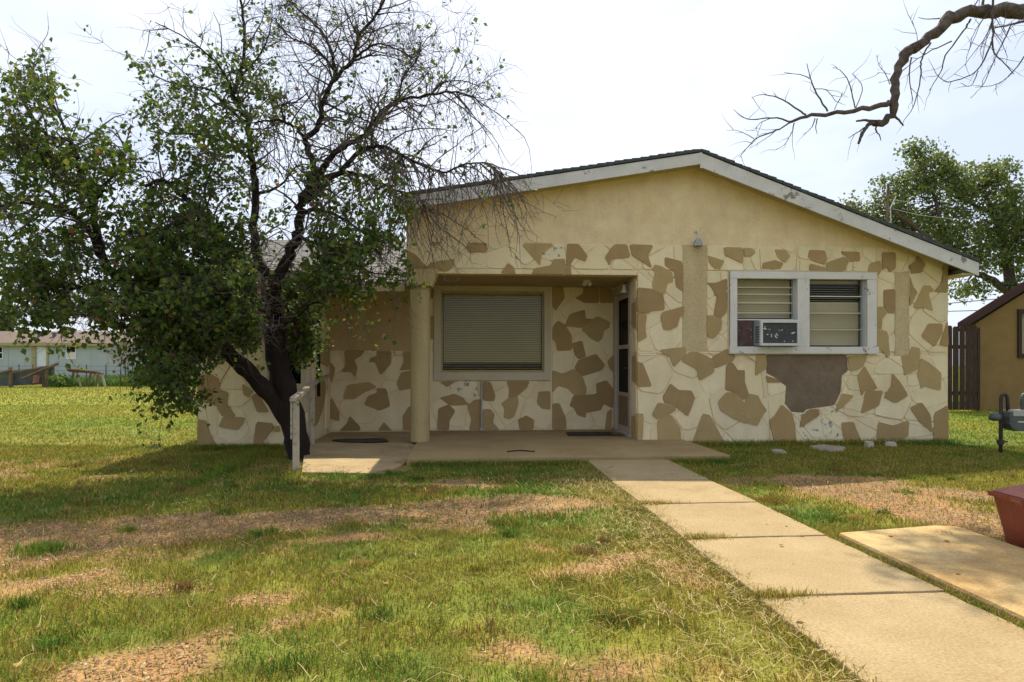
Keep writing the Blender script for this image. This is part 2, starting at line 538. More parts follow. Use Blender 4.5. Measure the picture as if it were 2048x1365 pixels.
def dryness(x, y):
    d = NC.fbm(x * 0.55, y * 0.55, 4)
    d2 = NB_.fbm(x * 2.7 + 40, y * 2.7, 3)
    r = np.clip((0.55 * d + 0.45 * d2 - 0.34) / 0.24, 0, 1)
    edge = np.exp(-((x - 1.35) / 0.35) ** 2) * (y < 6.3) * 0.55
    return np.clip(r * 0.85 + edge, 0, 1)

GREEN, OLIVE, STRAW, BROWN = np.array([.105, .195, .020]), np.array([.245, .250, .026]), np.array([.46, .34, .085]), np.array([.23, .135, .045])

def lawn_col(x, y):
    d = dryness(x, y)[:, None]
    far = np.clip((y - 9) / 8, 0, 1)[:, None] * (x < 2)[:, None]
    c = GREEN * (1 - d) + OLIVE * d
    return c * (1 - far) + (np.array([.185, .225, .026]) * (1 - d) + np.array([.26, .245, .034]) * d) * far

# ------------------------------------------------------------------ key planes of the house
YF = 9.9                                   # face of the gable and of the wing
YB = 11.45                                 # face of the recessed porch wall
XL, XO, XR = XU(813, YF), XU(1275, YF), XU(1895, YF)
XW0, XW1 = XU(395, YF), XU(617, YF)
ZH = 2.434                                 # porch header
ZS = 0.075                                 # porch floor
WALK_L, WALK_R = 1.42, 2.38
SLAB_Y = 8.12
SLAB_L, SLAB_R = G(815, 926).x, G(1455, 921).x
DR_L, DR_R, DR_Y = 2.43, 3.33, 4.45
RAMP_PTS = [g2(604, 947), g2(768, 949), (SLAB_L - 0.02, SLAB_Y + 0.05), (SLAB_L - 0.02, YB), (XW1 + 0.02, YB), (XW1 + 0.02, 9.6)]

# ------------------------------------------------------------------ ground
def axis(a, b, step, far):
    c = np.arange(a, b + 1e-6, step)
    g, s, w = [], step, 0
    while w < far:
        s *= 1.45
        w += s
        g.append(w)
    g = np.array(g)
    return np.concatenate([(a - g)[::-1], c, b + g])

gx, gy = axis(-8, 9, 0.07, 700), axis(1.2, 13, 0.07, 700)
xx, yy = np.meshgrid(gx, gy, indexing='ij')
x1, y1 = xx.ravel(), yy.ravel()
zz = (NA.fbm(x1 * 1.1, y1 * 1.1, 3) - 0.5) * 0.03 * np.clip((9.4 - y1) / 1.0, 0, 1) * (y1 > 0) - 0.012
nx_, ny_ = len(gx), len(gy)
idx = np.arange(nx_ * ny_).reshape(nx_, ny_)
F = np.stack([idx[:-1, :-1], idx[1:, :-1], idx[1:, 1:], idx[:-1, 1:]], -1).reshape(-1, 4)
bb = bare(x1, y1)[:, None]
soil_n = NC.fbm(x1 * 3, y1 * 3, 3)[:, None]
soil = np.array([.33, .205, .09]) * (1 - soil_n) + np.array([.36, .175, .07]) * soil_n
base = lawn_col(x1, y1) * 0.62 + np.array([.10, .07, .03]) * 0.38
farw = np.clip((y1 - 11) / 5, 0, 1)[:, None]
base = base * (1 - farw) + lawn_col(x1, y1) * 0.92 * farw
np_mesh('ground', np.stack([x1, y1, zz], -1), F, GROUND, None, base * (1 - bb) + soil * bb, True)['kind'] = 'structure'

# walkway of separate slabs
wk = bpy.data.objects.new('walkway', None)
col.objects.link(wk)
ORI['walkway'] = Vector((0, 0, 0))
wk['kind'] = 'structure'
joints = [SLAB_Y - 0.012, 6.67, 5.55, 4.44, 3.31, 2.19, 1.07]
rw = random.Random(4)
for i in range(6):
    yb, yf = joints[i] - 0.010, joints[i + 1] + 0.010
    dz = 0.036 - 0.0028 * i
    sk = rw.uniform(-0.01, 0.01)
    ring_, cs_ = [], [(WALK_L + sk, yf), (WALK_R + sk, yf + 0.02), (WALK_R - sk, yb + 0.02), (WALK_L - sk, yb)]
    for a_, b_ in zip(cs_, cs_[1:] + cs_[:1]):
        for k_ in range(14):
            t_ = k_ / 14
            w_ = 0.0 if k_ == 0 else 1.0
            ring_.append((a_[0] + (b_[0] - a_[0]) * t_ + w_ * rw.gauss(0, .0028), a_[1] + (b_[1] - a_[1]) * t_ + w_ * rw.gauss(0, .0028)))
    MB().slab(ring_, -0.08, dz).build('slab', CONC, wk, bevel=0.010)

dv = MB().slab([(DR_L, 0.6), (DR_R, 0.6), (DR_R + 0.03, DR_Y + 0.12), (DR_R - 0.12, DR_Y + 0.16), (DR_L + 0.02, DR_Y)], -0.1, 0.05).build('driveway', CONC3, None, bevel=0.02)
dv['kind'] = 'structure'
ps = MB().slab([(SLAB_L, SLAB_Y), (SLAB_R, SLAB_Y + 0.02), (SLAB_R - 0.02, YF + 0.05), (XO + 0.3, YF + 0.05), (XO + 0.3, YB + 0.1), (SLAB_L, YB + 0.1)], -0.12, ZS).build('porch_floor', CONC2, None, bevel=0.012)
ps['kind'] = 'structure'
rp = MB().hexa([(x, y, -0.1) for x, y in RAMP_PTS], [(x, y, 0.012 if y < 8.4 else ZS - 0.01) for x, y in RAMP_PTS]).build('ramp', RAMP, None, fix=True)
rp['kind'] = 'structure'

# ------------------------------------------------------------------ the house
house = thing('house', (XO, YF, 0), 'single-storey house with cream and tan flagstone walls and a low gable', 'house')
OH = 0.32
YR = YF - OH                                # front edge of the gable roof
AP = P(1402, 298, YR)
LE = P(803, 387, YR)
RE = P(1958, 519, YR)
TH = 0.045                                  # shingle thickness

def roof_z(x, off=0.0):
    if x < AP.x:
        return AP.z + (LE.z - AP.z) * (AP.x - x) / (AP.x - LE.x) + off
    return AP.z + (RE.z - AP.z) * (x - AP.x) / (RE.x - AP.x) + off

WALLTOP = -0.14
def top(x):
    return roof_z(x, WALLTOP)

# openings
wx0, wx1 = XU(1466, YF), XU(1742, YF)       # double window rough opening
wz0, wz1 = ZV(1600, 702, YF), ZV(1600, 549, YF)
fw = MB()
T = 0.16
fw.wall([(XL, ZH), (XO, ZH), (XO, top(XO)), (XL, top(XL))], YF, YF + T)
fw.wall([(XO, -0.1), (wx0, -0.1), (wx0, top(wx0)), (AP.x, top(AP.x)), (XO, top(XO))], YF, YF + T) if wx0 > AP.x else \
    fw.wall([(XO, -0.1), (wx0, -0.1), (wx0, top(wx0)), (XO, top(XO))], YF, YF + T)
fw.wall([(wx0, -0.1), (wx1, -0.1), (wx1, wz0), (wx0, wz0)], YF, YF + T)
fw.wall([(wx0, wz1), (wx1, wz1), (wx1, top(wx1)), (wx0, top(wx0))], YF, YF + T)
fw.wall([(wx1, -0.1), (XR, -0.1), (XR, top(XR)), (wx1, top(wx1))], YF, YF + T)
front_wall = fw.build('front_wall', STUCCO, house, fix=True)

def chaikin(pts, k=0.22):
    out = []
    n = len(pts)
    for i in range(n):
        a, b = Vector(pts[i]), Vector(pts[(i + 1) % n])
        out += [a.lerp(b, k), a.lerp(b, 1 - k)]
    return out

def stone(parent, pts, plane, d, m, inset=0.006, k=0.2, joint=0.0):
    """one flag: outline (a, z) on a wall plane, proud by d with a chamfered edge"""
    n0 = len(pts)
    cx, cz = sum(p[0] for p in pts) / n0, sum(p[1] for p in pts) / n0
    if joint:
        pts2 = []
        for p in pts:
            v = Vector((p[0] - cx, p[1] - cz))
            L = v.length
            pts2.append((cx + v.x * max(0.2, (L - joint) / L), cz + v.y * max(0.2, (L - joint) / L)) if L > 1e-6 else p)
        pts = pts2
    pp = chaikin(pts, k)
    lo, hi = [], []
    for p in pp:
        v = Vector((p[0] - cx, p[1] - cz))
        L = max(v.length, 1e-5)
        q = (cx + v.x * (L - inset) / L, cz + v.y * (L - inset) / L)
        if plane[0] == 'Y':
            lo.append((p[0], plane[1] + 0.004, p[1]))
            hi.append((q[0], plane[1] - d - rs.uniform(-.0025, .0025), q[1]))
        else:
            lo.append((plane[1] - plane[2] * 0.004, p[0], p[1]))
            hi.append((plane[1] + plane[2] * d, q[0], q[1]))
    n = len(pp)
    off = ORI[parent.name]
    me = bpy.data.meshes.new('stone')
    vsn = [(x - off.x, y - off.y, z - off.z) for x, y, z in lo + hi]
    area = sum(pp[i][0] * pp[(i + 1) % n][1] - pp[(i + 1) % n][0] * pp[i][1] for i in range(n))
    flip = (area < 0) ^ (plane[0] == 'X' and plane[2] > 0)
    fs = [tuple(range(n, 2 * n))] + [(i, (i + 1) % n, n + (i + 1) % n, n + i) for i in range(n)]
    if flip:
        fs = [tuple(reversed(f)) for f in fs]
    me.from_pydata(vsn, [], fs)
    return link_mesh('stone', me, m, parent)

def clip(poly, a, b, c):                    # keep a*x + b*z <= c
    out = []
    n = len(poly)
    for i in range(n):
        p, q = poly[i], poly[(i + 1) % n]
        dp, dq = a * p[0] + b * p[1] - c, a * q[0] + b * q[1] - c
        if dp <= 0:
            out.append(p)
        if (dp < 0 < dq) or (dq < 0 < dp):
            t = dp / (dp - dq)
            out.append((p[0] + (q[0] - p[0]) * t, p[1] + (q[1] - p[1]) * t))
    return out

def area2(p):
    return abs(sum(p[i][0] * p[(i + 1) % len(p)][1] - p[(i + 1) % len(p)][0] * p[i][1] for i in range(len(p)))) / 2 if len(p) > 2 else 0

def minus(poly, hole):                      # convex minus convex (hole anticlockwise)
    out, rest = [], poly
    n = len(hole)
    for i in range(n):
        (x0, z0), (x1, z1) = hole[i], hole[(i + 1) % n]
        a, b = (z1 - z0), -(x1 - x0)        # outside: a*x+b*z > c
        c = a * x0 + b * z0
        o = clip(rest, -a, -b, -c)
        if area2(o) > 0.002:
            out.append(o)
        rest = clip(rest, a, b, c)
        if area2(rest) < 1e-5:
            break
    return out

def rect(x0, x1, z0, z1):
    return [(x0, z0), (x1, z0), (x1, z1), (x0, z1)]

def inside(p, poly):
    r = False
    n = len(poly)
    for i in range(n):
        (x0, y0), (x1, y1) = poly[i], poly[(i + 1) % n]
        if (y0 > p[1]) != (y1 > p[1]) and p[0] < (x1 - x0) * (p[1] - y0) / (y1 - y0) + x0:
            r = not r
    return r

def flag_cells(x0, x1, z0, z1, spacing, seed, aspect=1.0):
    rr = random.Random(seed)
    pts = []
    tries = 0
    while tries < 4000:
        p = (rr.uniform(x0 - .2, x1 + .2), rr.uniform(z0 - .2, z1 + .2))
        if all((p[0] - q[0]) ** 2 + ((p[1] - q[1]) * aspect) ** 2 > (spacing * rr.uniform(0.8, 1.25)) ** 2 for q in pts):
            pts.append(p)
        tries += 1
    cells = []
    for i, p in enumerate(pts):
        c = rect(x0, x1, z0, z1)
        for j, q in enumerate(pts):
            if i == j or abs(p[0] - q[0]) > 4 * spacing or abs(p[1] - q[1]) > 4 * spacing:
                continue
            a, b = q[0] - p[0], q[1] - p[1]
            c = clip(c, a, b, (q[0] ** 2 - p[0] ** 2 + q[1] ** 2 - p[1] ** 2) / 2)
            if len(c) < 3:
                break
        if area2(c) > 0.004:
            cells.append(c)
    return cells

rs = random.Random(77)

def lay_wall(parent, plane, cells, holes, tans, creams=(CREAM, CREAM_B), tanm=(TAN, TAN_B), clipline=None, tan_bounds=None, worn=()):
    # subtract the tan flags approximately: a cream flag wholly beneath a tan one is not laid
    mort = MB()
    for c in cells:
        ps = [c]
        for h in holes:
            ps = [q for pc in ps for q in minus(pc, h)]
        if clipline:
            ps = [clip(q, *clipline) for q in ps]
        for q in ps:
            if area2(q) < 0.006:
                continue
            ctr = (sum(p[0] for p in q) / len(q), sum(p[1] for p in q) / len(q))
            hid = False
            for tpoly in tans:
                if inside(ctr, tpoly) and all(inside((ctr[0] + (p[0] - ctr[0]) * .9, ctr[1] + (p[1] - ctr[1]) * .9), tpoly) for p in q):
                    hid = True
            b0_ = len(mort.v)
            mort.v += [(p[0], plane[1] - .006, p[1]) for p in q]
            mort.f.append(tuple(range(b0_, b0_ + len(q))) if sum(q[i][0] * q[(i + 1) % len(q)][1] - q[(i + 1) % len(q)][0] * q[i][1] for i in range(len(q))) > 0 else tuple(reversed(range(b0_, b0_ + len(q)))))
            if hid:
                continue
            wm = CREAM_WORN if any(inside(ctr, w) for w in worn) else rs.choice(creams)
            stone(parent, q, plane, 0.016 + rs.uniform(-0.005, 0.006), wm, 0.006, 0.14, 0.004)
    mort.build('mortar', CREAM, parent)
    for tpoly in tans:
        if True:
            ox, oz = sum(p[0] for p in tpoly) / len(tpoly), sum(p[1] for p in tpoly) / len(tpoly)
            tpoly = [(ox + (p[0] - ox) * 1.07, oz + (p[1] - oz) * 1.07) for p in tpoly]
        if tan_bounds:
            b = tan_bounds
            tpoly = [(min(max(p[0], b[0]), b[1]), min(max(p[1], b[2]), b[3])) for p in tpoly]
        if area2(tpoly) > 0.002:
            stone(parent, tpoly, plane, 0.027 + rs.uniform(-0.003, 0.006), rs.choice(tanm), 0.005, 0.10)

def tr(region, size, polys, Y):
    x0, y0, x1, y1 = region
    k = (x1 - x0) / size
    out = []
    for poly in polys:
        q = [P(x0 + a * k, y0 + b * k, Y) for a, b in poly]
        out.append([(p.x, p.z) for p in q])
    return out

# outlines of the tan flags on the gable front
T2 = [[(200,165),(310,168),(308,258),(250,232),(205,210)],[(315,168),(365,170),(385,195),(365,215),(320,218)],[(500,178),(560,180),(590,215),(560,255),(515,225)],
 [(430,258),(500,240),(548,260),(530,292),(425,292)],[(105,215),(140,225),(200,245),(175,290),(145,292),(115,260)],[(705,182),(795,185),(808,230),(795,265),(740,250),(697,225)],
 [(710,262),(798,285),(795,303),(705,300)],[(805,255),(910,222),(935,248),(905,308),(805,303)],[(890,190),(1000,192),(1002,248),(945,248)],
 [(1135,198),(1212,198),(1212,290),(1180,310),(1165,282),(1140,295)],[(1060,262),(1120,245),(1138,285),(1110,335),(1095,315),(1050,310)],
 [(1345,215),(1390,265),(1365,315),(1305,320),(1298,275),(1330,250)],[(1495,270),(1522,285),(1522,430),(1445,425),(1490,370)],[(1300,340),(1318,400),(1345,430),(1305,505),(1298,505)],
 [(1380,392),(1420,395),(1440,425),(1410,435),(1435,540),(1385,520),(1322,520),(1355,440)],[(1145,420),(1212,415),(1212,550),(1172,552),(1145,505)],
 [(1100,518),(1145,520),(1165,550),(1135,590),(1130,645),(1100,648)],[(1100,655),(1165,665),(1180,800),(1165,815),(1135,775),(1100,765)],
 [(100,375),(150,375),(215,350),(215,420),(150,455),(130,410)],[(160,450),(215,425),(215,545),(180,580),(138,570)],[(100,570),(165,570),(185,605),(180,650),(140,700),(100,690)],
 [(1410,618),(1490,618),(1490,675),(1445,750),(1370,690)],[(1505,650),(1522,600),(1528,750),(1475,738)],[(130,815),(215,765),(265,808),(250,840),(145,880)],
 [(390,800),(445,798),(452,875),(385,925)],[(215,870),(250,850),(280,895),(320,895),(320,960),(345,1040),(310,1065),(235,1015),(210,1010)],
 [(165,1080),(215,1025),(270,1035),(315,1080),(310,1140),(335,1205),(260,1180),(180,1130)],[(322,1075),(350,1035),(400,1045),(415,1080),(450,1130),(430,1150),(395,1220),(342,1205),(317,1140)],
 [(448,925),(500,940),(540,965),(455,965)],[(935,815),(1045,810),(1020,870),(990,890),(942,895)],[(1030,870),(1065,930),(1105,1000),(1030,1012),(1015,1040),(990,930)],
 [(1195,915),(1240,965),(1285,1040),(1215,1085),(1145,1050),(1190,985)],[(1040,1018),(1138,1015),(1115,1105),(1010,1148)],[(895,1030),(965,1045),(905,1110),(860,1135),(875,1080)],
 [(1250,805),(1298,800),(1310,755),(1355,765),(1355,850),(1340,885),(1270,920)],[(1365,825),(1420,855),(1482,910),(1478,1010),(1385,985),(1370,1000),(1345,920)],
 [(1300,1115),(1370,1085),(1420,1160),(1430,1262),(1350,1190)],[(1445,1150),(1530,1105),(1532,1320),(1440,1310)],[(1115,1200),(1200,1220),(1290,1190),(1282,1290),(1105,1305)],
 [(895,1205),(965,1200),(985,1250),(1015,1315),(915,1330)],[(660,1165),(710,1125),(755,1125),(760,1160),(650,1230)],[(540,1100),(600,1150),(612,1200),(625,1325),(500,1330),(470,1190),(500,1165)]]
T5 = [[(815,300),(870,240),(940,240),(1045,295),(1045,380),(945,440),(920,360)],[(660,220),(835,200),(845,250),(755,345),(720,260),(680,250)],[(492,310),(530,320),(595,485),(492,490)],
 [(735,470),(790,515),(880,520),(905,570),(880,640),(855,700),(775,635),(690,600),(685,560)],[(645,603),(765,642),(765,665),(640,730),(600,690)],[(492,690),(535,690),(530,870),(492,875)],
 [(640,745),(735,695),(800,790),(805,890),(645,880)],[(965,690),(1020,700),(1125,900),(890,905)]]
T7 = [[(665,140),(770,150),(850,190),(860,240),(860,300),(770,310),(740,330),(665,316)],[(665,322),(730,345),(720,440),(730,510),(665,545)],
 [(850,325),(1010,280),(1010,330),(980,360),(960,430),(900,455),(860,450),(840,360)]]
T1 = [[(108,735),(170,760),(240,840),(240,868),(108,865)],[(260,820),(310,805),(425,790),(420,830),(380,872),(250,868)],[(280,595),(335,585),(345,680),(285,700)],
 [(510,670),(635,668),(640,740),(520,745)],[(735,880),(780,815),(815,840),(830,885)],[(870,680),(1080,680),(1000,760),(990,830)],[(940,885),(960,850),(1060,830),(1080,790),(1150,790),(1155,888)],
 [(1165,780),(1170,685),(1245,685),(1300,770),(1285,805),(1220,775),(1190,830),(1200,888),(1165,888)],[(1480,690),(1560,695),(1580,775),(1500,785),(1465,790),(1450,830),(1420,775)],
 [(1585,695),(1735,700),(1700,770),(1725,845),(1640,790),(1600,765)],[(1815,780),(1932,810),(1932,1000),(1885,970),(1872,870),(1815,835)],
 [(1750,830),(1790,838),(1860,880),(1865,940),(1830,950),(1810,1020),(1740,990),(1730,960),(1750,880),(1730,855)]]
R1, R2, R3, R4, R5, R7 = (780, 280, 1400, 693), (1380, 440, 1980, 900), (380, 540, 860, 960), (800, 530, 1400, 960), (1140, 640, 1700, 920), (1100, 540, 1420, 900)
tans = tr(R2, 1780, T2, YF) + tr(R5, 2048, T5, YF) + tr(R7, 1213, T7, YF) + tr(R1, 2048, T1, YF)
PATCH = [(445,800),(930,800),(935,895),(900,925),(890,1030),(855,1100),(690,1125),(670,1145),(600,1140),(545,1105),(565,1075),(565,1030),(545,970),(500,935),(452,910)]
HP = tr(R2, 1780, [[(445,790),(452,910),(500,935),(900,925),(935,895),(930,790)], [(500,935),(545,970),(565,1030),(855,1100),(890,1030),(900,925)],
                   [(565,1030),(560,1090),(600,1140),(670,1145),(855,1100)]], YF)
ZTOP = ZV(1400, 491, YF)
cas = (XU(1457, YF), XU(1751, YF), ZV(1600, 708, YF), ZV(1600, 544, YF))
pil1 = (XU(1365, YF), XU(1413, YF), ZV(1390, 704, YF), ZTOP + .1)
pil2 = (XU(1789, YF), XU(1816, YF), ZV(1800, 712, YF), ZV(1800, 545, YF))

def ccw(p):
    s = sum(p[i][0] * p[(i + 1) % len(p)][1] - p[(i + 1) % len(p)][0] * p[i][1] for i in range(len(p)))
    return p if s > 0 else p[::-1]
holes = [rect(XL - .1, XO, -1, ZH), rect(*cas), rect(*pil1), rect(*pil2)] + [ccw(h) for h in HP]
sl = (RE.z - AP.z) / (RE.x - AP.x)
worn = tr(R2, 1780, [[(590,1130),(700,1180),(830,1120),(920,1250),(900,1330),(620,1330)]], YF) + tr(R1, 2048, [[(980,690),(1160,690),(1150,790),(990,840)]], YF)
lay_wall(front_wall, ('Y', YF), flag_cells(XL, XR, 0.0, ZTOP, 0.37, 5), holes, tans, clipline=(-sl, 1, AP.z - sl * AP.x - 0.22),
         tan_bounds=(XL, XR, 0.0, ZTOP), worn=worn)
pt = tr(R2, 1780, [PATCH], YF)[0]
stone(front_wall, pt, ('Y', YF), 0.003, BARE, 0.001, 0.05).name = 'bare_patch'
for a in (pil1, pil2):
    MB().wall([(a[0], a[2]), (a[1], a[2]), (a[1], min(a[3], ZTOP)), (a[0], min(a[3], ZTOP))], YF - 0.017, YF + 0.002).build('stucco_strip', STUCCO_STRIP, front_wall)

# other outer walls of the gable block
MB().box(XR - T, XR, YF + T, 17.8, -0.1, top(XR) - 0.02).build('side_wall', STUCCO, house)
MB().box(XL, XL + T, YF + T, 17.8, ZH + 0.002, top(XL) + 0.0).build('side_wall', STUCCO, house)
MB().wall([(XL, -0.1), (XR, -0.1), (XR, top(XR)), (AP.x, top(AP.x)), (XL, top(XL))], 17.8, 17.9).build('back_wall', STUCCO, house)
# porch return wall with the door
dy0, dy1, dz1 = 10.30, 11.36, 2.33
rwl = MB()
rwl.box(XO, XO + T, YF + T + 0.002, dy0, -0.1, ZH)
rwl.box(XO, XO + T, dy1, YB, -0.1, ZH)
rwl.box(XO, XO + T, dy0, dy1, dz1, ZH)
porch_side = rwl.build('porch_side_wall', CREAM, house)
for (y0, y1, z0, z1, m) in [(9.93, 10.24, .08, .42, TAN), (9.93, 10.22, .45, .86, CREAM), (9.93, 10.2, .9, 1.3, TAN), (9.94, 10.24, 1.33, 1.66, CREAM), (9.93, 10.23, 1.7, 2.08, TAN), (9.93, 10.24, 2.11, 2.4, CREAM)]:
    stone(porch_side, [(y0, z0), (y0 + .14, z0 - .02), (y1, z0 + .03), (y1 - .02, (z0 + z1) / 2), (y1, z1 - .03), (y0 + .1, z1), (y0, z1 - .05)], ('X', XO, -1), 0.014, m, 0.005, 0.15)

# recessed wall
pw = (XU(882, YB), XU(1088, YB), ZV(985, 745, YB), ZV(985, 583, YB))
rb = MB()
rb.box(XW1 - 0.1, pw[0], YB, YB + .14, -0.1, ZH + .12)
rb.box(pw[1], XO + T, YB, YB + .14, -0.1, ZH + .1)
rb.box(pw[0], pw[1], YB, YB + .14, -0.1, pw[2])
rb.box(pw[0], pw[1], YB, YB + .14, pw[3], ZH + .1)
back = rb.build('porch_wall', CREAM, house)
XSEAM = XU(1103, YB)
T7b = [[(18,115),(95,130),(108,215),(45,305),(18,280)],[(250,130),(362,138),(368,250),(260,250),(195,215),(250,180)],[(372,138),(470,145),(475,250),(378,250)],[(260,305),(270,370),(325,375),(240,440),(115,425),(150,340)],
 [(355,355),(450,400),(445,440),(410,460),(395,520),(360,545),(310,520),(240,450)],[(60,392),(110,420),(160,500),(160,605),(55,610),(45,550),(18,520),(25,430)],
 [(165,560),(240,540),(270,655),(215,675),(185,640)],[(220,685),(345,640),(410,720),(385,760),(240,805),(190,740)],[(18,765),(95,790),(185,755),(240,810),(270,900),(265,940),(190,960),(130,900),(65,880),(18,930)],
 [(435,690),(475,650),(475,780),(440,730)],[(345,870),(420,845),(470,910),(465,1050),(400,1015),(380,1060),(275,1080),(270,1115),(210,1095),(185,1045),(155,1030),(180,955),(350,945)],
 [(15,1020),(70,1015),(120,1130),(120,1220),(15,1225)],[(430,1080),(465,1055),(465,1220),(415,1210)]]
T4 = [[(255,742),(355,740),(300,775)],[(255,845),(350,820),(400,845),(435,888),(320,895)],[(245,915),(310,890),(350,930),(315,990),(310,1062),(240,1062)],
 [(430,900),(470,862),(512,858),(512,1062),(440,1062),(455,980)],[(528,742),(575,745),(605,830),(595,862),(528,858)],[(528,920),(575,920),(600,950),(590,1000),(630,1060),(528,1062)],
 [(680,740),(820,740),(800,785),(745,832),(690,845),(695,790)],[(690,848),(745,838),(750,880),(725,960),(690,978),(660,965),(665,915),(645,880)],
 [(880,808),(953,805),(953,918),(900,912),(870,880)],[(750,985),(800,957),(850,985),(845,1055),(760,1055)],[(196,330),(216,330),(214,470),(196,470)],[(196,130),(216,130),(210,215),(196,215)]]
T3 = [[(918,240),(918,310),(900,300)],[(1005,530),(1135,530),(1110,565),(1070,585),(1090,640),(1075,695),(1050,665),(990,660),(1015,620)],
 [(1215,530),(1308,530),(1305,610),(1240,680),(1205,600),(1165,600),(1180,570),(1215,565)],[(1385,532),(1450,535),(1450,645),(1365,652),(1390,600)],[(1375,668),(1450,655),(1450,765),(1370,782),(1345,740)],
 [(1025,750),(1160,732),(1210,762),(1130,800),(1070,840),(1000,838)],[(1215,772),(1275,775),(1298,885),(1230,912),(1135,875),(1160,820),(1215,800)],
 [(895,850),(925,840),(970,920),(970,980),(900,965),(895,1000)],[(1040,950),(1105,1020),(1105,1045),(975,1050),(1020,1000)],[(1260,990),(1310,1040),(1310,1050),(1225,1048)],[(1425,890),(1450,900),(1450,1055),(1390,1040),(1385,950)],
 [(905,600),(945,640),(935,700),(920,730),(905,700)]]
bt = tr(R7, 1213, T7b, YB) + tr(R4, 1905, T4, YB) + tr(R3, 1560, T3, YB)
casp = (XU(868, YB), XU(1101, YB), ZV(985, 761, YB), ZV(985, 567, YB))
brd = (XU(661, YB), XU(835, YB), ZV(740, 701, YB), ZV(740, 580, YB))
zc = ZS + 0.01
h2 = [rect(*casp), rect(brd[0], brd[1], brd[2], 3)]
wornb = tr(R4, 1905, [[(300,740),(515,750),(515,850),(430,850),(300,780)], [(185,850),(250,850),(245,1060),(190,1060)], [(965,770),(1060,770),(1060,880),(965,880)]], YB)
lay_wall(back, ('Y', YB), flag_cells(XW1, XSEAM, zc, ZH - .01, 0.40, 12), h2, [t for t in bt if sum(p[0] for p in t) / len(t) < XSEAM], clipline=None,
         tan_bounds=(XW1, XSEAM - .006, zc, ZH), worn=wornb, tanm=(TAN_B, TAN_B, TAN))
lay_wall(back, ('Y', YB), flag_cells(XSEAM + .004, XO, zc, ZH - .01, 0.40, 15), [], [t for t in bt if sum(p[0] for p in t) / len(t) >= XSEAM],
         tan_bounds=(XSEAM + .006, XO, zc, ZH), worn=wornb, tanm=(TAN_B, TAN_B, TAN))
MB().box(XSEAM - .02, XSEAM + .006, YB - .03, YB, zc, ZH).build('corner_bead', CREAM_B, back)
MB().box(brd[0], brd[1], YB - .028, YB + .002, brd[2], brd[3] + .28).build('board_panel', BOARD, back, bevel=0.004)
xp = XU(963, YB)
MB().tube([(xp, YB - .05, casp[2] - .01), (xp, YB - .05, ZS + .1), (xp, YB - .05, ZS + .02)], 0.014, 8).build('conduit_pipe', METAL_L, back)
MB().box(xp - .03, xp + .03, YB - .07, YB, ZS + .005, ZS + .05).build('pipe_foot', METAL_L, back)

# porch ceiling and lamp holder
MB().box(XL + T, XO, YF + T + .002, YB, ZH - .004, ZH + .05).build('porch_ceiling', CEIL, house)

# wing
ww = (XU(536, YF), XU(611, YF), ZV(575, 768, YF), ZV(575, 600, YF))
ZE = 2.36
wg = MB()
wg.box(XW0, ww[0], YF, YF + .14, -0.1, ZE + .1)
wg.box(ww[1], XW1, YF, YF + .14, -0.1, ZE + .1)
wg.box(ww[0], ww[1], YF, YF + .14, -0.1, ww[2])
wg.box(ww[0], ww[1], YF, YF + .14, ww[3], ZE + .1)
wing = wg.build('wing_wall', CREAM, house)
T3w = [[(50,700),(140,680),(190,710),(195,760),(160,765),(130,862),(85,860),(75,825),(50,830)],[(168,772),(250,800),(245,870),(290,940),(285,955),(210,950),(180,890),(135,870)],
 [(50,975),(110,985),(130,1060),(185,1155),(50,1160)],[(220,955),(355,960),(345,1000),(310,1040),(190,1020)],[(345,740),(410,790),(385,830),(350,810)],[(405,830),(440,800),(500,900),(510,922),(440,925)],
 [(435,990),(535,1000),(540,1030),(480,1110),(475,1160),(415,1160)],[(415,640),(450,610),(450,690),(420,660)],[(545,1020),(580,1010),(590,1050),(545,1055)],[(60,430),(160,410),(190,520),(90,560)],[(260,380),(330,350),(350,450),(280,480)],[(640,880),(700,860),(730,960),(690,1000),(640,960)]]
wt = tr(R3, 1560, T3w, YF)
casw = (XU(527, YF), XU(618, YF), ZV(575, 779, YF), ZV(575, 592, YF))
lay_wall(wing, ('Y', YF), flag_cells(XW0, XW1, 0.0, ZE - .02, 0.40, 31), [rect(*casw)], wt, tan_bounds=(XW0 + .003, XW1, 0.0, ZE))
# wing return wall facing the porch
wr = MB().box(XW1 - .14, XW1, YF + .142, YB, -0.1, ZE + .1).build('wing_side_wall', CREAM, house)
for (pts, m) in [([(10.5, 1.5), (10.9, 1.48), (11.3, 1.62), (11.38, 1.3), (11.3, 1.1), (10.9, 1.15), (10.55, 1.2)], TAN), ([(10.1, .3), (10.4, .25), (10.9, .5), (11.1, .85), (10.8, 1.0), (10.3, .98), (10.1, .7)], TAN_B),
                 ([(11.0, 1.9), (11.35, 1.85), (11.36, 2.1), (11.05, 2.05)], TAN), ([(10.05, 1.1), (10.4, 1.15), (10.5, 1.6), (10.1, 1.9)], CREAM_B), ([(10.5, 1.7), (10.95, 1.6), (10.95, 2.2), (10.5, 2.25)], CREAM_B),
                 ([(11.0, .15), (11.4, .15), (11.4, .7), (11.2, .8)], CREAM_B), ([(10.05, 2.0), (10.4, 1.95), (10.4, 2.3), (10.05, 2.3)], CREAM)]:
    stone(wr, pts, ('X', XW1, 1), 0.013, m, 0.005, 0.2)
MB().box(XW1 - .10, XW1 + .012, YF - .022, YF + .16, 0.05, ZE - .02).build('corner_board', WINWHITE, house, bevel=0.004)
MB().box(XW0, XW0 + .14, YF + .142, 17.8, -0.1, ZE + .1).build('side_wall', STUCCO, house)
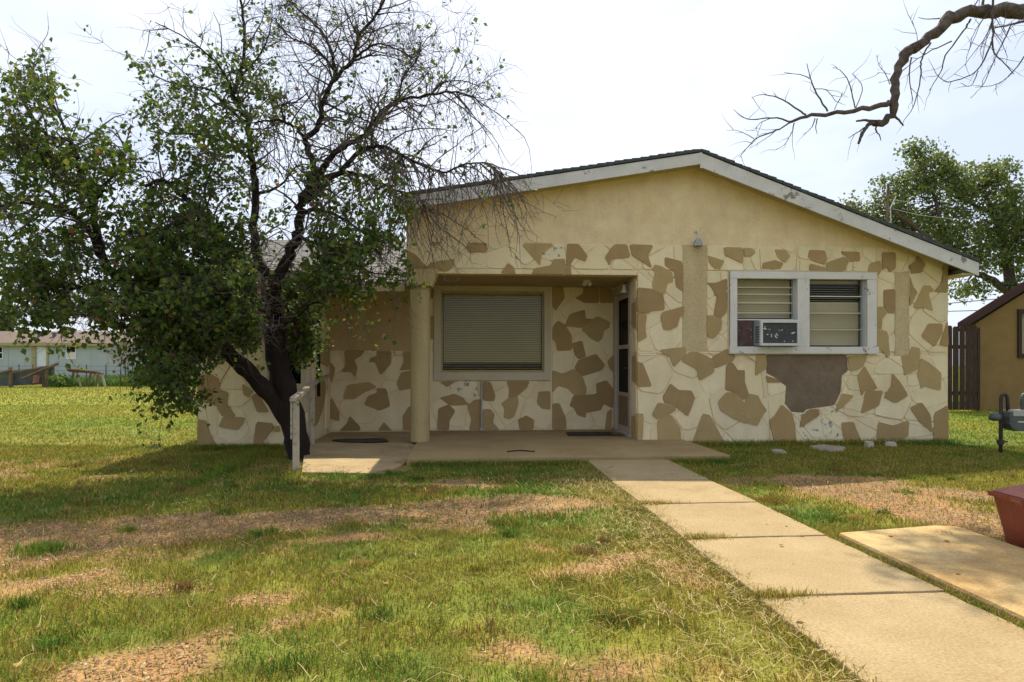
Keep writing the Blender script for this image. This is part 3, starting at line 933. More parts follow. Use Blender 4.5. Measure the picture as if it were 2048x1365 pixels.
MB().box(XW0, XL, 17.8, 17.9, -0.1, ZE + .1).build('back_wall', STUCCO, house)

# gable roof: two slopes of overlapping shingle courses
groof = MB()
groof.hexa([(LE.x, YR + .03, LE.z - .1), (AP.x, YR + .03, AP.z - .1), (AP.x, YR + .03, AP.z - TH), (LE.x, YR + .03, LE.z - TH)],
           [(LE.x, 18.1, LE.z - .1), (AP.x, 18.1, AP.z - .1), (AP.x, 18.1, AP.z - TH), (LE.x, 18.1, LE.z - TH)])
groof.hexa([(AP.x, YR + .03, AP.z - .1), (RE.x, YR + .03, RE.z - .1), (RE.x, YR + .03, RE.z - TH), (AP.x, YR + .03, AP.z - TH)],
           [(AP.x, 18.1, AP.z - .1), (RE.x, 18.1, RE.z - .1), (RE.x, 18.1, RE.z - TH), (AP.x, 18.1, AP.z - TH)])
gable_roof = groof.build('gable_roof', SOFFIT, house, fix=True)
rq = random.Random(9)
for side in (0, 1):
    E = LE if side == 0 else RE
    n = 34
    c = MB()
    for i in range(n):
        t0, t1 = i / n, (i + 1.25) / n
        t1 = min(t1, 1.0)
        j = rq.uniform(-.012, .012)
        a = AP.lerp(E, 1 - t0)
        b = AP.lerp(E, 1 - t1)
        lift0, lift1 = 0.012, -0.004
        fr = YR - 0.012 + j
        c.hexa([(a.x, fr, a.z - TH + .006), (b.x, fr, b.z - TH + .006), (b.x, fr, b.z + lift1), (a.x, fr, a.z + lift0)],
               [(a.x, 18.12, a.z - TH + .006), (b.x, 18.12, b.z - TH + .006), (b.x, 18.12, b.z + lift1), (a.x, 18.12, a.z + lift0)])
    o = c.build('shingle_courses', SHINGLE_D, gable_roof, fix=True)
    o['kind'] = 'stuff'
# rake fascia boards
for E, d0, d1, h0, h1 in ((LE, .055, .05, .155, .17), (RE, .055, .05, .20, .185)):
    A0 = (AP.x, AP.z - d0)
    E0 = (E.x, E.z - d1)
    MB().wall([(A0[0], A0[1]), (E0[0], E0[1]), (E0[0], E0[1] - h1), (A0[0], A0[1] - h0)], YR + .0, YR + .028).build('fascia_board', FASCIA, gable_roof, fix=True)
MB().box(AP.x - .012, AP.x + .012, YR - .006, YR + .0, AP.z - .27, AP.z - .05).build('fascia_joint_strip', FASCIA, gable_roof)
# side eaves
MB().box(RE.x - .03, RE.x, YR + .03, 18.1, RE.z - .22, RE.z - .1).build('eave_board', FASCIA, gable_roof)
MB().hexa([(XR, YR + .03, RE.z - .215), (RE.x - .03, YR + .03, RE.z - .215), (RE.x - .03, 18.1, RE.z - .215), (XR, 18.1, RE.z - .13)],
          [(XR, YR + .03, RE.z - .2), (RE.x - .03, YR + .03, RE.z - .2), (RE.x - .03, 18.1, RE.z - .2), (XR, 18.1, RE.z - .11)]).build('soffit', SOFFIT, gable_roof, fix=True)
MB().box(LE.x, LE.x + .03, YR + .03, 18.1, LE.z - .22, LE.z - .1).build('eave_board', FASCIA, gable_roof)
# trim strip where the wall meets the rake
for E in (LE, RE):
    xs = XL if E is LE else XR
    MB().wall([(AP.x, top(AP.x) - .05), (xs, top(xs) - .05), (xs, top(xs) + .03), (AP.x, top(AP.x) + .03)], YF - .022, YF + .0).build('rake_trim', SOFFIT, gable_roof, fix=True)

# wing roof with its own shingles
RZ, RY = 3.70, 14.6
wrf = MB()
def wslope(x0, x1, ye, ze):
    wrf.hexa([(x0, ye, ze - .06), (x1, ye, ze - .06), (x1, RY, RZ - .06), (x0, RY, RZ - .06)], [(x0, ye, ze), (x1, ye, ze), (x1, RY, RZ), (x0, RY, RZ)])
EA, EB = 9.5, 10.2
wslope(XW0 - .3, XW1 + .12, EA, ZE + .03)
wslope(XW1 + .125, XL - .002, EB, ZE - .03)
wrf.hexa([(XW0 - .3, RY, RZ - .06), (XL - .002, RY, RZ - .06), (XL - .002, 18.2, ZE), (XW0 - .3, 18.2, ZE)],
         [(XW0 - .3, RY, RZ), (XL - .002, RY, RZ), (XL - .002, 18.2, ZE + .06), (XW0 - .3, 18.2, ZE + .06)])
wing_roof = wrf.build('wing_roof', SHINGLE, house, fix=True)
MB().box(XW0 - .3, XW1 + .12, EA - .022, EA, ZE - .12, ZE + .035).build('fascia_board', WINWHITE, wing_roof)
MB().box(XW1 + .125, XL - .05, EB - .022, EB, ZE - .15, ZE - .025).build('fascia_board', WINWHITE, wing_roof)
MB().box(XW0 - .28, XW1 + .11, EA, YF, ZE - .05, ZE - .035).build('soffit', SOFFIT, wing_roof)
# gable walls under the ridge of the wing
MB().wallx([(YF, ZE), (RY, RZ - .1), (18, ZE)], XW0, XW0 + .12).build('gable_wall', STUCCO, house, fix=True)
SW, SE = 0.36, 0.165
sh = {}
def shingle_mesh(pitch):
    L = SE * 1.35
    dz, dyv = math.sin(pitch), math.cos(pitch)
    q = [(0, 0, .012), (SW - .006, 0, .012), (SW - .006, L * dyv, L * dz + .004), (0, L * dyv, L * dz + .004)]
    me = bpy.data.meshes.new('shingle')
    me.from_pydata([(x, y, z - .010) for x, y, z in q] + [(x, y, z + .006) for x, y, z in q], [], [(4, 5, 6, 7), (0, 1, 5, 4), (1, 2, 6, 5), (3, 0, 4, 7)])
    me.materials.append(SHINGLE)
    return me
for (x0, x1, ye, kk) in ((XW0 - .3, XW1 + .12, EA, 0), (XW1 + .125, XL - .002, EB, 1)):
    pitch = math.atan2(RZ - ZE - (.03 if kk == 0 else -.03), RY - ye)
    me = shingle_mesh(pitch)
    nrow = int(math.hypot(RZ - ZE, RY - ye) / SE)
    for i in range(nrow):
        s = i * SE
        y, z = ye - .02 + s * math.cos(pitch), ZE + (.03 if kk == 0 else -.03) + s * math.sin(pitch)
        x = x0 - (i % 2) * SW * .5
        while x < x1 - .05:
            if x >= x0 - .01 and x + SW < x1 + .06 and (kk == 1 or x + SW > XU(440, 11)) and len([1]):
                o = bpy.data.objects.new('shingle', me)
                col.objects.link(o)
                o.parent = wing_roof
                o.location = Vector((x + rq.uniform(-.004, .004), y + rq.uniform(-.006, .006), z + rq.uniform(0, .003))) - ORI['house']
            x += SW

# column with flared capital
cxp, cyp = XU(841, YF + .1), YF + .02
column = MB().lathe((cxp, cyp, ZS), [(.136, 0), (.136, .002), (.136, .9), (.136, .902), (.136, 2.1), (.136, 2.17)], 28).build('column', COLUMN, house, smooth=False)
me = column.data
me.polygons.foreach_set('use_smooth', [len(p.vertices) == 4 for p in me.polygons])
cl = 2.245
MB().hexa([(cxp - .17, cyp - .19, cl), (cxp + .17, cyp - .19, cl), (cxp + .17, cyp + .19, cl), (cxp - .17, cyp + .19, cl)],
          [(cxp - .18, cyp - .23, ZH + .03), (cxp + .25, cyp - .23, ZH + .03), (cxp + .25, cyp + .21, ZH - .001), (cxp - .18, cyp + .21, ZH - .001)]).build('capital', STUCCO_STRIP, column, fix=True)

# picture window
pwin = MB()
yw = YB - .045
pwin.box(casp[0], casp[1], yw, YB + .01, pw[3], casp[3])
pwin.box(casp[0], casp[1], yw, YB + .01, casp[2], pw[2])
pwin.box(casp[0], pw[0], yw, YB + .01, pw[2], pw[3])
pwin.box(pw[1], casp[1], yw, YB + .01, pw[2], pw[3])
picwin = pwin.build('picture_window', WINWHITE, house, bevel=0.004)
f2 = MB()
for (a, b, c, d) in ((pw[0], pw[1], pw[3] - .035, pw[3]), (pw[0], pw[1], pw[2], pw[2] + .035), (pw[0], pw[0] + .03, pw[2] + .035, pw[3] - .035), (pw[1] - .03, pw[1], pw[2] + .035, pw[3] - .035)):
    f2.box(a, b, YB + .012, YB + .05, c, d)
f2.build('sash', COLUMN, picwin)
MB().box(pw[0] + .02, pw[1] - .02, YB + .03, YB + .036, pw[2] + .02, pw[3] - .02).build('pane', GLASS, picwin)
bl = MB()
zt, zb = pw[3] - .04, pw[2] + .155
k = 0
z = zt
while z > pw[2] + .03:
    openb = z < zb
    st = .030 if not openb else .042
    dzz = .0125 if not openb else .004
    bl.add([(pw[0] + .04, YB + .075, z - dzz), (pw[1] - .04, YB + .075, z - dzz), (pw[1] - .04, YB + .092, z + dzz), (pw[0] + .04, YB + .092, z + dzz)], [(0, 1, 2, 3)])
    z -= st
bo = bl.build('blind', BLIND, picwin)
MB().box(pw[0] + .03, pw[1] - .03, YB + .07, YB + .10, zt, zt + .03).build('head_rail', BLIND, picwin)
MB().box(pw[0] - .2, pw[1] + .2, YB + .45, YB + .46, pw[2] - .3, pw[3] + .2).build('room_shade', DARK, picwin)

# double window of the gable front
yw = YF - .055
wcx0, wcx1, wcz0, wcz1 = cas
gi = (XU(1472, YF), XU(1592, YF), XU(1616, YF), XU(1731, YF))
zi0, zi1 = ZV(1600, 694, YF), ZV(1600, 559, YF)
dw = MB()
dw.box(wcx0, wcx1, YF - .012, YF + .02, wcz0, wcz1) if False else None
dwin = MB().box(wcx0 + .006, wcx1 - .006, yw, YF + .06, zi1, wcz1 - .006).build('double_window', WHITE, house, bevel=0.005)
MB().box(wcx0 - .01, wcx1 + .01, yw - .02, YF + .06, wcz0 - .002, zi0).build('sill_board', WHITE, dwin, bevel=0.006)
for a, b in ((wcx0 + .008, gi[0]), (gi[1], gi[2]), (gi[3], wcx1 - .008)):
    MB().box(a, b, yw + .004, YF + .06, zi0 + .001, zi1 - .001).build('casing_board', WHITE, dwin, bevel=0.005)
MB().box(wcx0 - .02, wcx1 + .02, YF - .024, YF, wcz1, wcz1 + .018).build('drip_trim', SOFFIT, dwin)
for a in (wcx0 - .02, wcx1 + .002):
    MB().box(a, a + .018, YF - .024, YF, wcz0, wcz1).build('side_trim', SOFFIT, dwin)
zac = ZV(1530, 641, YF)                     # top of the lower left bay
def sash(x0, x1, z0, z1, rails):
    yy0 = YF + .07
    zs = [z1] + rails + [z0]
    for i, r_ in enumerate(rails):
        MB().box(x0, x1, yy0 - .014, yy0 + .012, r_ - .007, r_ + .007).build('sash_rail', SOFFIT if r_ != rails[0] or len(rails) > 3 else WHITE, dwin)
    for i in range(len(zs) - 1):
        MB().add([(x0, yy0 + .004, zs[i + 1] + .01), (x1, yy0 + .004, zs[i + 1] + .01), (x1, yy0 - .012 + .004, zs[i] - .01), (x0, yy0 - .012 + .004, zs[i] - .01)], [(0, 1, 2, 3)]).build('pane', GLASS, dwin)
    for a in (x0, x1 - .03):
        MB().box(a, a + .03, yy0 - .045, yy0 + .03, z0, z1).build('jamb', ACB if a > x0 else WHITE, dwin)
def zr(v):
    return ZV(1600, v, YF)
sash(gi[0], gi[1], zac + .02, zi1, [zr(575), zr(589), zr(606), zr(626)])
sash(gi[2], gi[3], zi0, zi1, [zr(592), zr(626), zr(659)])
MB().box(gi[0], gi[1], YF + .03, YF + .10, zac, zac + .02).build('sash_rail', WHITE, dwin)
def blind(x0, x1, z0, z1, open_from, open_to, m):
    b = MB()
    z = z1
    while z > z0:
        op = open_to < z < open_from
        dzz = .004 if op else .0135
        b.add([(x0, YF + .125, z - dzz), (x1, YF + .125, z - dzz), (x1, YF + .142, z + dzz), (x0, YF + .142, z + dzz)], [(0, 1, 2, 3)])
        z -= .034 if op else .0255
    return b.build('blind', m, dwin)
blind(gi[0] + .03, gi[1] - .03, zac + .03, zi1 - .01, zr(641), zr(642), BLIND2)
blind(gi[2] + .03, gi[3] - .03, zi0 + .03, zi1 - .01, zr(566), zr(601), BLIND2)
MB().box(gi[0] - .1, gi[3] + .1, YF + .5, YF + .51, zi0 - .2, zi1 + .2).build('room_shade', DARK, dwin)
MB().box(gi[0], XU(1507, YF), YF + .02, YF + .05, zi0, zac).build('filler_panel', PLYW, dwin)
MB().box(XU(1587, YF), gi[1], YF + .02, YF + .05, zi0, zac).build('filler_panel', PLYW, dwin)

# window of the wing
wwin = MB()
for (a, b, c, d) in ((casw[0], casw[1], ww[3], casw[3]), (casw[0], casw[1], casw[2], ww[2]), (casw[0], ww[0], ww[2], ww[3]), (ww[1], casw[1], ww[2], ww[3])):
    wwin.box(a, b, YF - .04, YF + .02, c, d)
wwin = wwin.build('wing_window', WINWHITE, house, bevel=0.004)
MB().box(ww[0], ww[1], YF + .06, YF + .066, ww[2], ww[3]).build('pane', GLASS_D, wwin)
MB().box(ww[0], ww[1], YF + .04, YF + .08, (ww[2] + ww[3]) / 2 - .02, (ww[2] + ww[3]) / 2 + .02).build('sash_rail', WINWHITE, wwin)
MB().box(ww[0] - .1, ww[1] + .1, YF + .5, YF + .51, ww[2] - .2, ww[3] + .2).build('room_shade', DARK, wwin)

# door in the porch return wall
door = MB().box(XO + .05, XO + .09, dy0 + .07, dy1 - .07, ZS + .03, dz1 - .07).build('door', DOORP, house)
xf = XO - .03
MB().box(xf, XO + .1, dy0 - .06, dy0 + .06, ZS, dz1 + .05).build('jamb', DOORW, door, bevel=0.004)
MB().box(xf, XO + .1, dy1 - .06, dy1 + .05, ZS, dz1 + .05).build('jamb', DOORW, door, bevel=0.004)
MB().box(xf, XO + .1, dy0 + .061, dy1 - .061, dz1 - .06, dz1 + .05).build('door_head', DOORW, door, bevel=0.004)
st = MB()
for (a, b, c, d) in ((dy0 + .07, dy0 + .15, ZS + .03, dz1 - .07), (dy1 - .15, dy1 - .07, ZS + .03, dz1 - .07), (dy0 + .15, dy1 - .15, dz1 - .15, dz1 - .07), (dy0 + .15, dy1 - .15, ZS + .03, ZS + .12), (dy0 + .15, dy1 - .15, 1.40, 1.46), (dy0 + .15, dy1 - .15, .66, .72)):
    st.box(XO + .012, XO + .04, a, b, c, d)
st.build('storm_frame', DOORW, door)
MB().box(XO + .02, XO + .026, dy0 + .15, dy1 - .15, 1.46, dz1 - .15).build('pane', GLASS_D, door)
MB().box(XO + .02, XO + .03, dy0 + .15, dy1 - .15, .72, 1.40).build('pane', DARK, door)
MB().box(XO + .016, XO + .032, dy0 + .15, dy1 - .15, ZS + .12, .66).build('kick_plate', DOORP, door)
MB().tube([(XO + .012, dy0 + .11, 1.1), (XO - .05, dy0 + .11, 1.1), (XO - .05, dy0 + .2, 1.1)], .013, 8).build('handle', PIPE, door)
MB().box(XO - .05, XO + .16, dy0 - .05, dy1 + .05, ZS + .002, ZS + .03).build('threshold', DOORW, door)
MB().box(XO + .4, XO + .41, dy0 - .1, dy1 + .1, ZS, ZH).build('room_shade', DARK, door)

# ------------------------------------------------------------------ fittings on the house
ac0, ac1 = XU(1509, YF), XU(1585, YF)
az0, az1 = ZV(1545, 692, YF), ZV(1545, 643, YF)
acu = thing('air_conditioner', ((ac0 + ac1) / 2, YF, az0), 'small white window air conditioner with flaking dark grille in the double window', 'air conditioner')
MB().box(ac0, ac1, YF - .19, YF + .25, az0, az1).build('casing', ACB, acu, bevel=0.006)
fr = MB()
for (a, b, c, d) in ((ac0 - .006, ac1 + .006, az1 - .035, az1 + .006), (ac0 - .006, ac1 + .006, az0 - .006, az0 + .03), (ac0 - .006, ac0 + .03, az0 + .03, az1 - .035), (ac1 - .035, ac1 + .006, az0 + .03, az1 - .035)):
    fr.box(a, b, YF - .225, YF - .18, c, d)
fr.build('front_frame', ACW, acu, bevel=0.004)
MB().box(ac0 + .03, ac1 - .035, YF - .20, YF - .191, az0 + .03, az1 - .035).build('grille', ACG, acu)
fin = MB()
nf = 26
for i in range(nf):
    xx_ = ac0 + .034 + (ac1 - ac0 - .075) * i / (nf - 1)
    fin.box(xx_, xx_ + .003, YF - .206, YF - .2005, az0 + .035, az1 - .04)
fin.build('grille_fins', ACG, acu)
rfk = random.Random(12)
fk = MB()
for i in range(16):
    cxk, czk = rfk.uniform(ac0 + .05, ac1 - .05), rfk.uniform(az0 + .045, az1 - .05)
    ang, ln_, wn_ = rfk.uniform(0, 3.1), rfk.uniform(.008, .035), rfk.uniform(.005, .012)
    ca_, sa_ = math.cos(ang), math.sin(ang)
    fk.wall([(cxk + ca_ * a_ * ln_ - sa_ * b_ * wn_, czk + sa_ * a_ * ln_ + ca_ * b_ * wn_) for a_, b_ in ((-1, -.3), (-.2, -1), (1, -.5), (.7, .6), (-.4, 1))], YF - .2085, YF - .2065)
fk.build('paint_flakes', ACW, acu, fix=True)
for i in range(7):
    zz_ = az0 + .04 + i * .036
    MB().box(ac0 - .007, ac0 + .001, YF - .16, YF - .04, zz_, zz_ + .018).build('side_louvre', METAL, acu)

lp = P(1393, 484, YF)
lamp = thing('wall_lamp', (lp.x, YF, lp.z), 'grey conical wall lamp on the stucco gable above the double window', 'lamp')
MB().lathe((lp.x, YF - .075, lp.z - .075), [(.07, 0), (.066, .012), (.05, .08), (.032, .105), (.014, .112)], 12).build('lamp_shade', LAMPG, lamp)
MB().tube([(lp.x, YF - .075, lp.z + .03), (lp.x, YF - .075, lp.z + .12), (lp.x, YF - .05, lp.z + .145), (lp.x, YF, lp.z + .145)], .011, 8).build('stem', LAMPW, lamp)
for s_ in (-.045, .0, .045):
    MB().tube([(lp.x + s_ * 1.35, YF - .075 - .062 * math.sqrt(max(0, 1 - (s_ / .062) ** 2)), lp.z - .073), (lp.x + s_ * .5, YF - .075 - .03, lp.z + .03)], .005, 5).build('rib', LAMPW, lamp)
MB().lathe((lp.x, YF, lp.z + .145), [(.03, 0), (.03, .012), (.018, .02)], 14, (0, -1, 0)).build('mount_plate', LAMPW, lamp)

bp_ = P(1258, 577, 10.36)
bx_ = XO - .09
bell = thing('porch_lamp', (XO, 10.36, bp_.z), 'white bell-shaped lamp over the storm door', 'lamp')
MB().lathe((bx_, 10.36, bp_.z - .07), [(.055, 0), (.05, .015), (.032, .05), (.026, .09), (.02, .12)], 16).build('lamp_shade', LAMPW, bell, smooth=True)
MB().tube([(bx_, 10.36, bp_.z + .045), (bx_, 10.36, bp_.z + .08), (XO, 10.36, bp_.z + .085)], .012, 8).build('arm', PIPE, bell)
MB().lathe((XO, 10.36, bp_.z + .085), [(.045, 0), (.045, .015), (.03, .02)], 14, (-1, 0, 0)).build('mount_plate', LAMPG, bell)
cp = P(1175, 556, 10.45)
cfx = thing('ceiling_lamp_holder', (cp.x, 10.5, ZH), 'pair of small white lamp holders on the porch ceiling', 'lamp holder')
MB().lathe((cp.x, 10.5, ZH - .004), [(.06, 0), (.06, .02), (.03, .03)], 16, (0, 0, -1)).build('base_plate', LAMPW, cfx)
MB().tube([(cp.x - .02, 10.5, ZH - .03), (cp.x - .05, 10.48, ZH - .075)], [.03, .034], 12).build('socket', LAMPW, cfx)
MB().tube([(cp.x + .02, 10.52, ZH - .03), (cp.x + .06, 10.55, ZH - .06)], [.03, .034], 12).build('socket', LAMPW, cfx)

# handrail beside the ramp
h0, h1, h2_ = G(592, 940), G(626, 897), Vector((XU(652, 11.2), 11.2, ZS))
hr = thing('handrail', (h0.x, h0.y, 0), 'worn white wooden handrail with three posts beside the ramp', 'handrail')
zt0, zt2 = .76, .95
def zt_(y):
    return zt0 + (zt2 - zt0) * (y - h0.y) / (h2_.y - h0.y)
for p, w in ((h0, .031), (h1, .024), (h2_, .024)):
    MB().box(p.x - w, p.x + w, p.y - w, p.y + w, -0.05, zt_(p.y) - .005).build('post', RAIL, hr, bevel=0.004)
q0, q1 = h0 + Vector((-.01, -.09, 0)), h2_ + Vector((0, .1, 0))
mid = h1 + Vector((0, 0, 0))
rr_ = MB()
for a, b in ((q0, mid), (mid, q1)):
    rr_.hexa([(a.x - .036, a.y, zt_(a.y)), (a.x + .036, a.y, zt_(a.y)), (a.x + .036, a.y, zt_(a.y) + .04), (a.x - .036, a.y, zt_(a.y) + .04)],
             [(b.x - .036, b.y, zt_(b.y)), (b.x + .036, b.y, zt_(b.y)), (b.x + .036, b.y, zt_(b.y) + .04), (b.x - .036, b.y, zt_(b.y) + .04)])
rr_.build('rail', RAIL, hr, fix=True)
MB().box(h0.x - .050, h0.x - .0325, h0.y - .05, h0.y + .05, .34, .752).build('cover_board', RAIL, hr, bevel=0.003)

def flat_thing(name, pts, z0, z1, m, label, cat, seed=1, group=None):
    rr2 = random.Random(seed)
    c = (sum(p[0] for p in pts) / len(pts), sum(p[1] for p in pts) / len(pts))
    lo = [(x, y, z0) for x, y in pts]
    hi = [(c[0] + (x - c[0]) * .86, c[1] + (y - c[1]) * .86, z1 + rr2.uniform(-.15, .15) * (z1 - z0)) for x, y in pts]
    o = MB().hexa(lo, hi).build(name, m, None, fix=True)
    return tag(o, label, cat, group)

def blob(u, v, w, d, n, seed, z=0.0):
    rr2 = random.Random(seed)
    c = G(u, v, z)
    return [(c.x + math.cos(2 * math.pi * i / n) * w * rr2.uniform(.7, 1.1), c.y + math.sin(2 * math.pi * i / n) * d * rr2.uniform(.7, 1.1)) for i in range(n)]
cdm = G(1185, 869, ZS)
flat_thing('doormat', [(cdm.x - .42, cdm.y - .28), (cdm.x + .36, cdm.y - .30), (cdm.x + .4, cdm.y + .26), (cdm.x - .38, cdm.y + .3)], ZS + .001, ZS + .014, MATT, 'dark brown doormat lying before the storm door', 'doormat')
flat_thing('cardboard_scrap', [(XO - .22, 10.5), (XO - .06, 10.42), (XO - .06, 10.75), (XO - .2, 10.8)], ZS + .016, ZS + .022, LUMBER, 'scrap of cardboard beneath the storm door', 'scrap')
crm = G(722, 882, ZS)
flat_thing('rag', blob(722, 882, .42, .16, 11, 5, ZS), ZS - .006, ZS + .02, MATT, 'dark flat rag on the ramp beside the column', 'rag')
flat_thing('flat_stone', blob(1557, 905, .11, .16, 9, 1), -.01, .028, FLAT, 'small flat stone in the grass below the air conditioner', 'stone')
flat_thing('flat_stone', blob(1655, 898, .26, .3, 10, 2), -.01, .03, FLAT, 'broad flat stone in the grass below the bare cement patch', 'stone')
flat_thing('stone_chunk', blob(1738, 893, .07, .1, 8, 3), -.01, .06, CHALK, 'white stone chunk at the wall foot under the right end of the window', 'stone')
flat_thing('stone_chunk', blob(1782, 892, .09, .08, 8, 4), -.01, .05, CHALK, 'pale stone flake at the wall foot nearest the house corner', 'stone')
sk = G(1040, 905, ZS)
tag(MB().tube([(sk.x - .16, sk.y, ZS + .012), (sk.x, sk.y + .05, ZS + .018), (sk.x + .18, sk.y - .02, ZS + .012)], .008, 5).build('stick', BARK, None), 'thin dry stick lying on the porch floor', 'stick')

# roof antenna
a0 = P(1768, 441, 12.2)
zro = roof_z(a0.x)
ant = thing('roof_antenna', (a0.x, 12.2, zro), 'thin bent television antenna on the right roof slope', 'antenna')
a1 = P(1777, 369, 12.2)
MB().tube([(a0.x, 12.2, zro - .02), a1], .022, 6).build('mast', LUMBER, ant)
b0, b1_, b2_ = P(1784, 441, 12.25), P(1781, 416, 12.25), P(1792, 393, 12.25)
MB().tube([(b0.x, 12.25, roof_z(b0.x) - .02), b1_, b2_], .010, 6).build('boom', LAMPW, ant)
for va, vb in ((418, 438), (400, 408)):
    MB().tube([P(1786, va, 12.25), P(1840, (va + vb) / 2 + 3, 12.3), P(1905 if va > 410 else 1816, vb, 12.4)], .0045, 4).build('element', LAMPW, ant)
MB().tube([b1_, P(1774, 418, 12.22)], .008, 4).build('brace', LAMPW, ant)

# ------------------------------------------------------------------ gas meter
gm = G(2001, 905)
gas = thing('gas_meter', (gm.x, gm.y, 0), 'grey gas meter on a pipe riser in the grass right of the house', 'gas meter')
def gp(u, v, dy=0.0):
    return P(u, v, gm.y + dy)
MB().tube([(gm.x, gm.y, -.05), gp(2002, 790 + 45), gp(2002, 797), gp(2004, 791), gp(2008, 789), gp(2013, 791), gp(2015, 798), gp(2016, 822)], .023, 8).build('riser_pipe', PIPE, gas, smooth=True)
MB().lathe((gm.x, gm.y, .10), [(.03, 0), (.045, .01), (.045, .06), (.03, .07)], 10).build('valve', PIPE, gas)
MB().box(gm.x + .03, gm.x + .09, gm.y - .012, gm.y + .012, .13, .15).build('valve_key', PIPE, gas)
rg = gp(1990, 833)
MB().lathe((rg.x, gm.y, rg.z - .06), [(.03, 0), (.07, .012), (.075, .05), (.06, .09), (.02, .11)], 16).build('regulator', METAL, gas, smooth=True)
MB().tube([(rg.x, gm.y, rg.z), (gm.x, gm.y, rg.z)], .03, 10).build('coupling', METAL, gas)
m0, m1 = gp(2008, 862), gp(2056, 818)
bz = MB()
cxm, wmm = (m0.x + m1.x) / 2, (m1.x - m0.x) / 2
ring = [(-1, -.35), (-.8, -.75), (-.35, -1), (.35, -1), (.8, -.75), (1, -.35), (1, .35), (.85, .75), (-.85, .75), (-1, .35)]
czm, hzm = (m0.z + m1.z) / 2, (m1.z - m0.z) / 2
bz.wall([(cxm + a * wmm, czm + b * hzm) for a, b in ring], gm.y - .10, gm.y + .10)
bz.build('meter_body', METAL, gas, bevel=0.012, fix=True)
MB().box(cxm - wmm * .75, cxm + wmm * .8, gm.y - .112, gm.y + .08, czm + hzm * .38, czm + hzm * .92).build('index_box', METAL_L, gas, bevel=0.006)
MB().box(cxm - .06, cxm + .04, gm.y - .104, gm.y - .100, czm - hzm * .2, czm - hzm * .08).build('number_plate', LAMPW, gas)
MB().tube([gp(2044, 822), gp(2044, 797), gp(2047, 790), gp(2052, 788), gp(2058, 791), gp(2060, 800), (gp(2060, 800).x, gm.y, -.05)], .023, 8).build('outlet_pipe', METAL, gas, smooth=True)

# ------------------------------------------------------------------ red bin at the right edge
rc = G(2014, 1093)
e1 = -FW * 1.0                               # along its left face, towards the viewer
e2 = RT
rb_ = thing('metal_bin', (rc.x, rc.y, 0), 'dark red tapered metal bin with a hipped lid beside the driveway', 'bin')
L1, L2 = .62, .62
def rbp(a, b, z):
    p = Vector((rc.x, rc.y, 0)) + e1 * a + e2 * b
    return (p.x, p.y, z)
fl = .07
MB().hexa([rbp(0, 0, 0), rbp(L1, 0, 0), rbp(L1, L2, 0), rbp(0, L2, 0)], [rbp(-fl * .6, -fl, .345), rbp(L1 + fl, -fl, .345), rbp(L1 + fl, L2 + fl, .345), rbp(-fl * .6, L2 + fl, .345)]).build('body', RED, rb_, bevel=0.012, fix=True)
g = .006
MB().hexa([rbp(-fl * .6 - g, -fl - g, .347), rbp(L1 + fl + g, -fl - g, .347), rbp(L1 + fl + g, L2 + fl + g, .347), rbp(-fl * .6 - g, L2 + fl + g, .347)],
          [rbp(.24, .26, .50), rbp(L1 - .22, .26, .50), rbp(L1 - .22, L2 - .26, .50), rbp(.24, L2 - .26, .50)]).build('lid', RED, rb_, bevel=0.01, fix=True)

rm = MB()
for (a0_, a1_, b0_, b1_) in ((-fl * .6 - .014, L1 + fl + .014, -fl - .014, -fl - .001), (-fl * .6 - .014, L1 + fl + .014, L2 + fl + .001, L2 + fl + .014), (-fl * .6 - .014, -fl * .6 - .001, -fl - .001, L2 + fl + .001), (L1 + fl + .001, L1 + fl + .014, -fl - .001, L2 + fl + .001)):
    rm.hexa([rbp(a0_, b0_, .315), rbp(a1_, b0_, .315), rbp(a1_, b1_, .315), rbp(a0_, b1_, .315)], [rbp(a0_, b0_, .343), rbp(a1_, b0_, .343), rbp(a1_, b1_, .343), rbp(a0_, b1_, .343)])
rm.build('rim', RED, rb_, fix=True)

# ------------------------------------------------------------------ neighbour and fence on the right
YN = 17.0
nb = thing('neighbour_house', (XU(2100, YN), YN, 0), 'mustard stucco house with a dark rake behind the fence', 'house')
n0 = XU(1951, YN)
n1 = XU(2400, YN)
zr0, zr1 = ZV(1915, 646, YN - .3), ZV(2048, 563, YN - .3)
xr0, xr1 = XU(1915, YN - .3), XU(2048, YN - .3)
slp = (zr1 - zr0) / (xr1 - xr0)
def nz_(x):
    return zr0 + slp * (x - xr0)
xa = XU(2240, YN)
nwx0, nwx1, nwz0, nwz1 = XU(2041, YN), XU(2110, YN), ZV(2050, 708, YN), ZV(2050, 627, YN)
w_ = MB()
w_.wall([(n0, -.1), (nwx0, -.1), (nwx0, nz_(nwx0) - .42), (n0, nz_(n0) - .42)], YN, YN + .2)
w_.wall([(nwx0, -.1), (nwx1, -.1), (nwx1, nwz0), (nwx0, nwz0)], YN, YN + .2)
w_.wall([(nwx0, nwz1), (nwx1, nwz1), (nwx1, nz_(nwx1) - .42), (nwx0, nz_(nwx0) - .42)], YN, YN + .2)
w_.wall([(nwx1, -.1), (n1, -.1), (n1, nz_(xa) - .42 - slp * (n1 - xa)), (xa, nz_(xa) - .42), (nwx1, nz_(nwx1) - .42)], YN, YN + .2)
w_.hexa([(n0, YN + .2, -.1), (n0 + .2, YN + .2, -.1), (n0 + 5.25, 23, -.1), (n0 + 5.05, 23, -.1)], [(n0, YN + .2, nz_(n0) - .40), (n0 + .2, YN + .2, nz_(n0) - .40), (n0 + 5.25, 23, nz_(n0) - .40), (n0 + 5.05, 23, nz_(n0) - .40)])
w_.build('wall', NB_WALL, nb, fix=True)
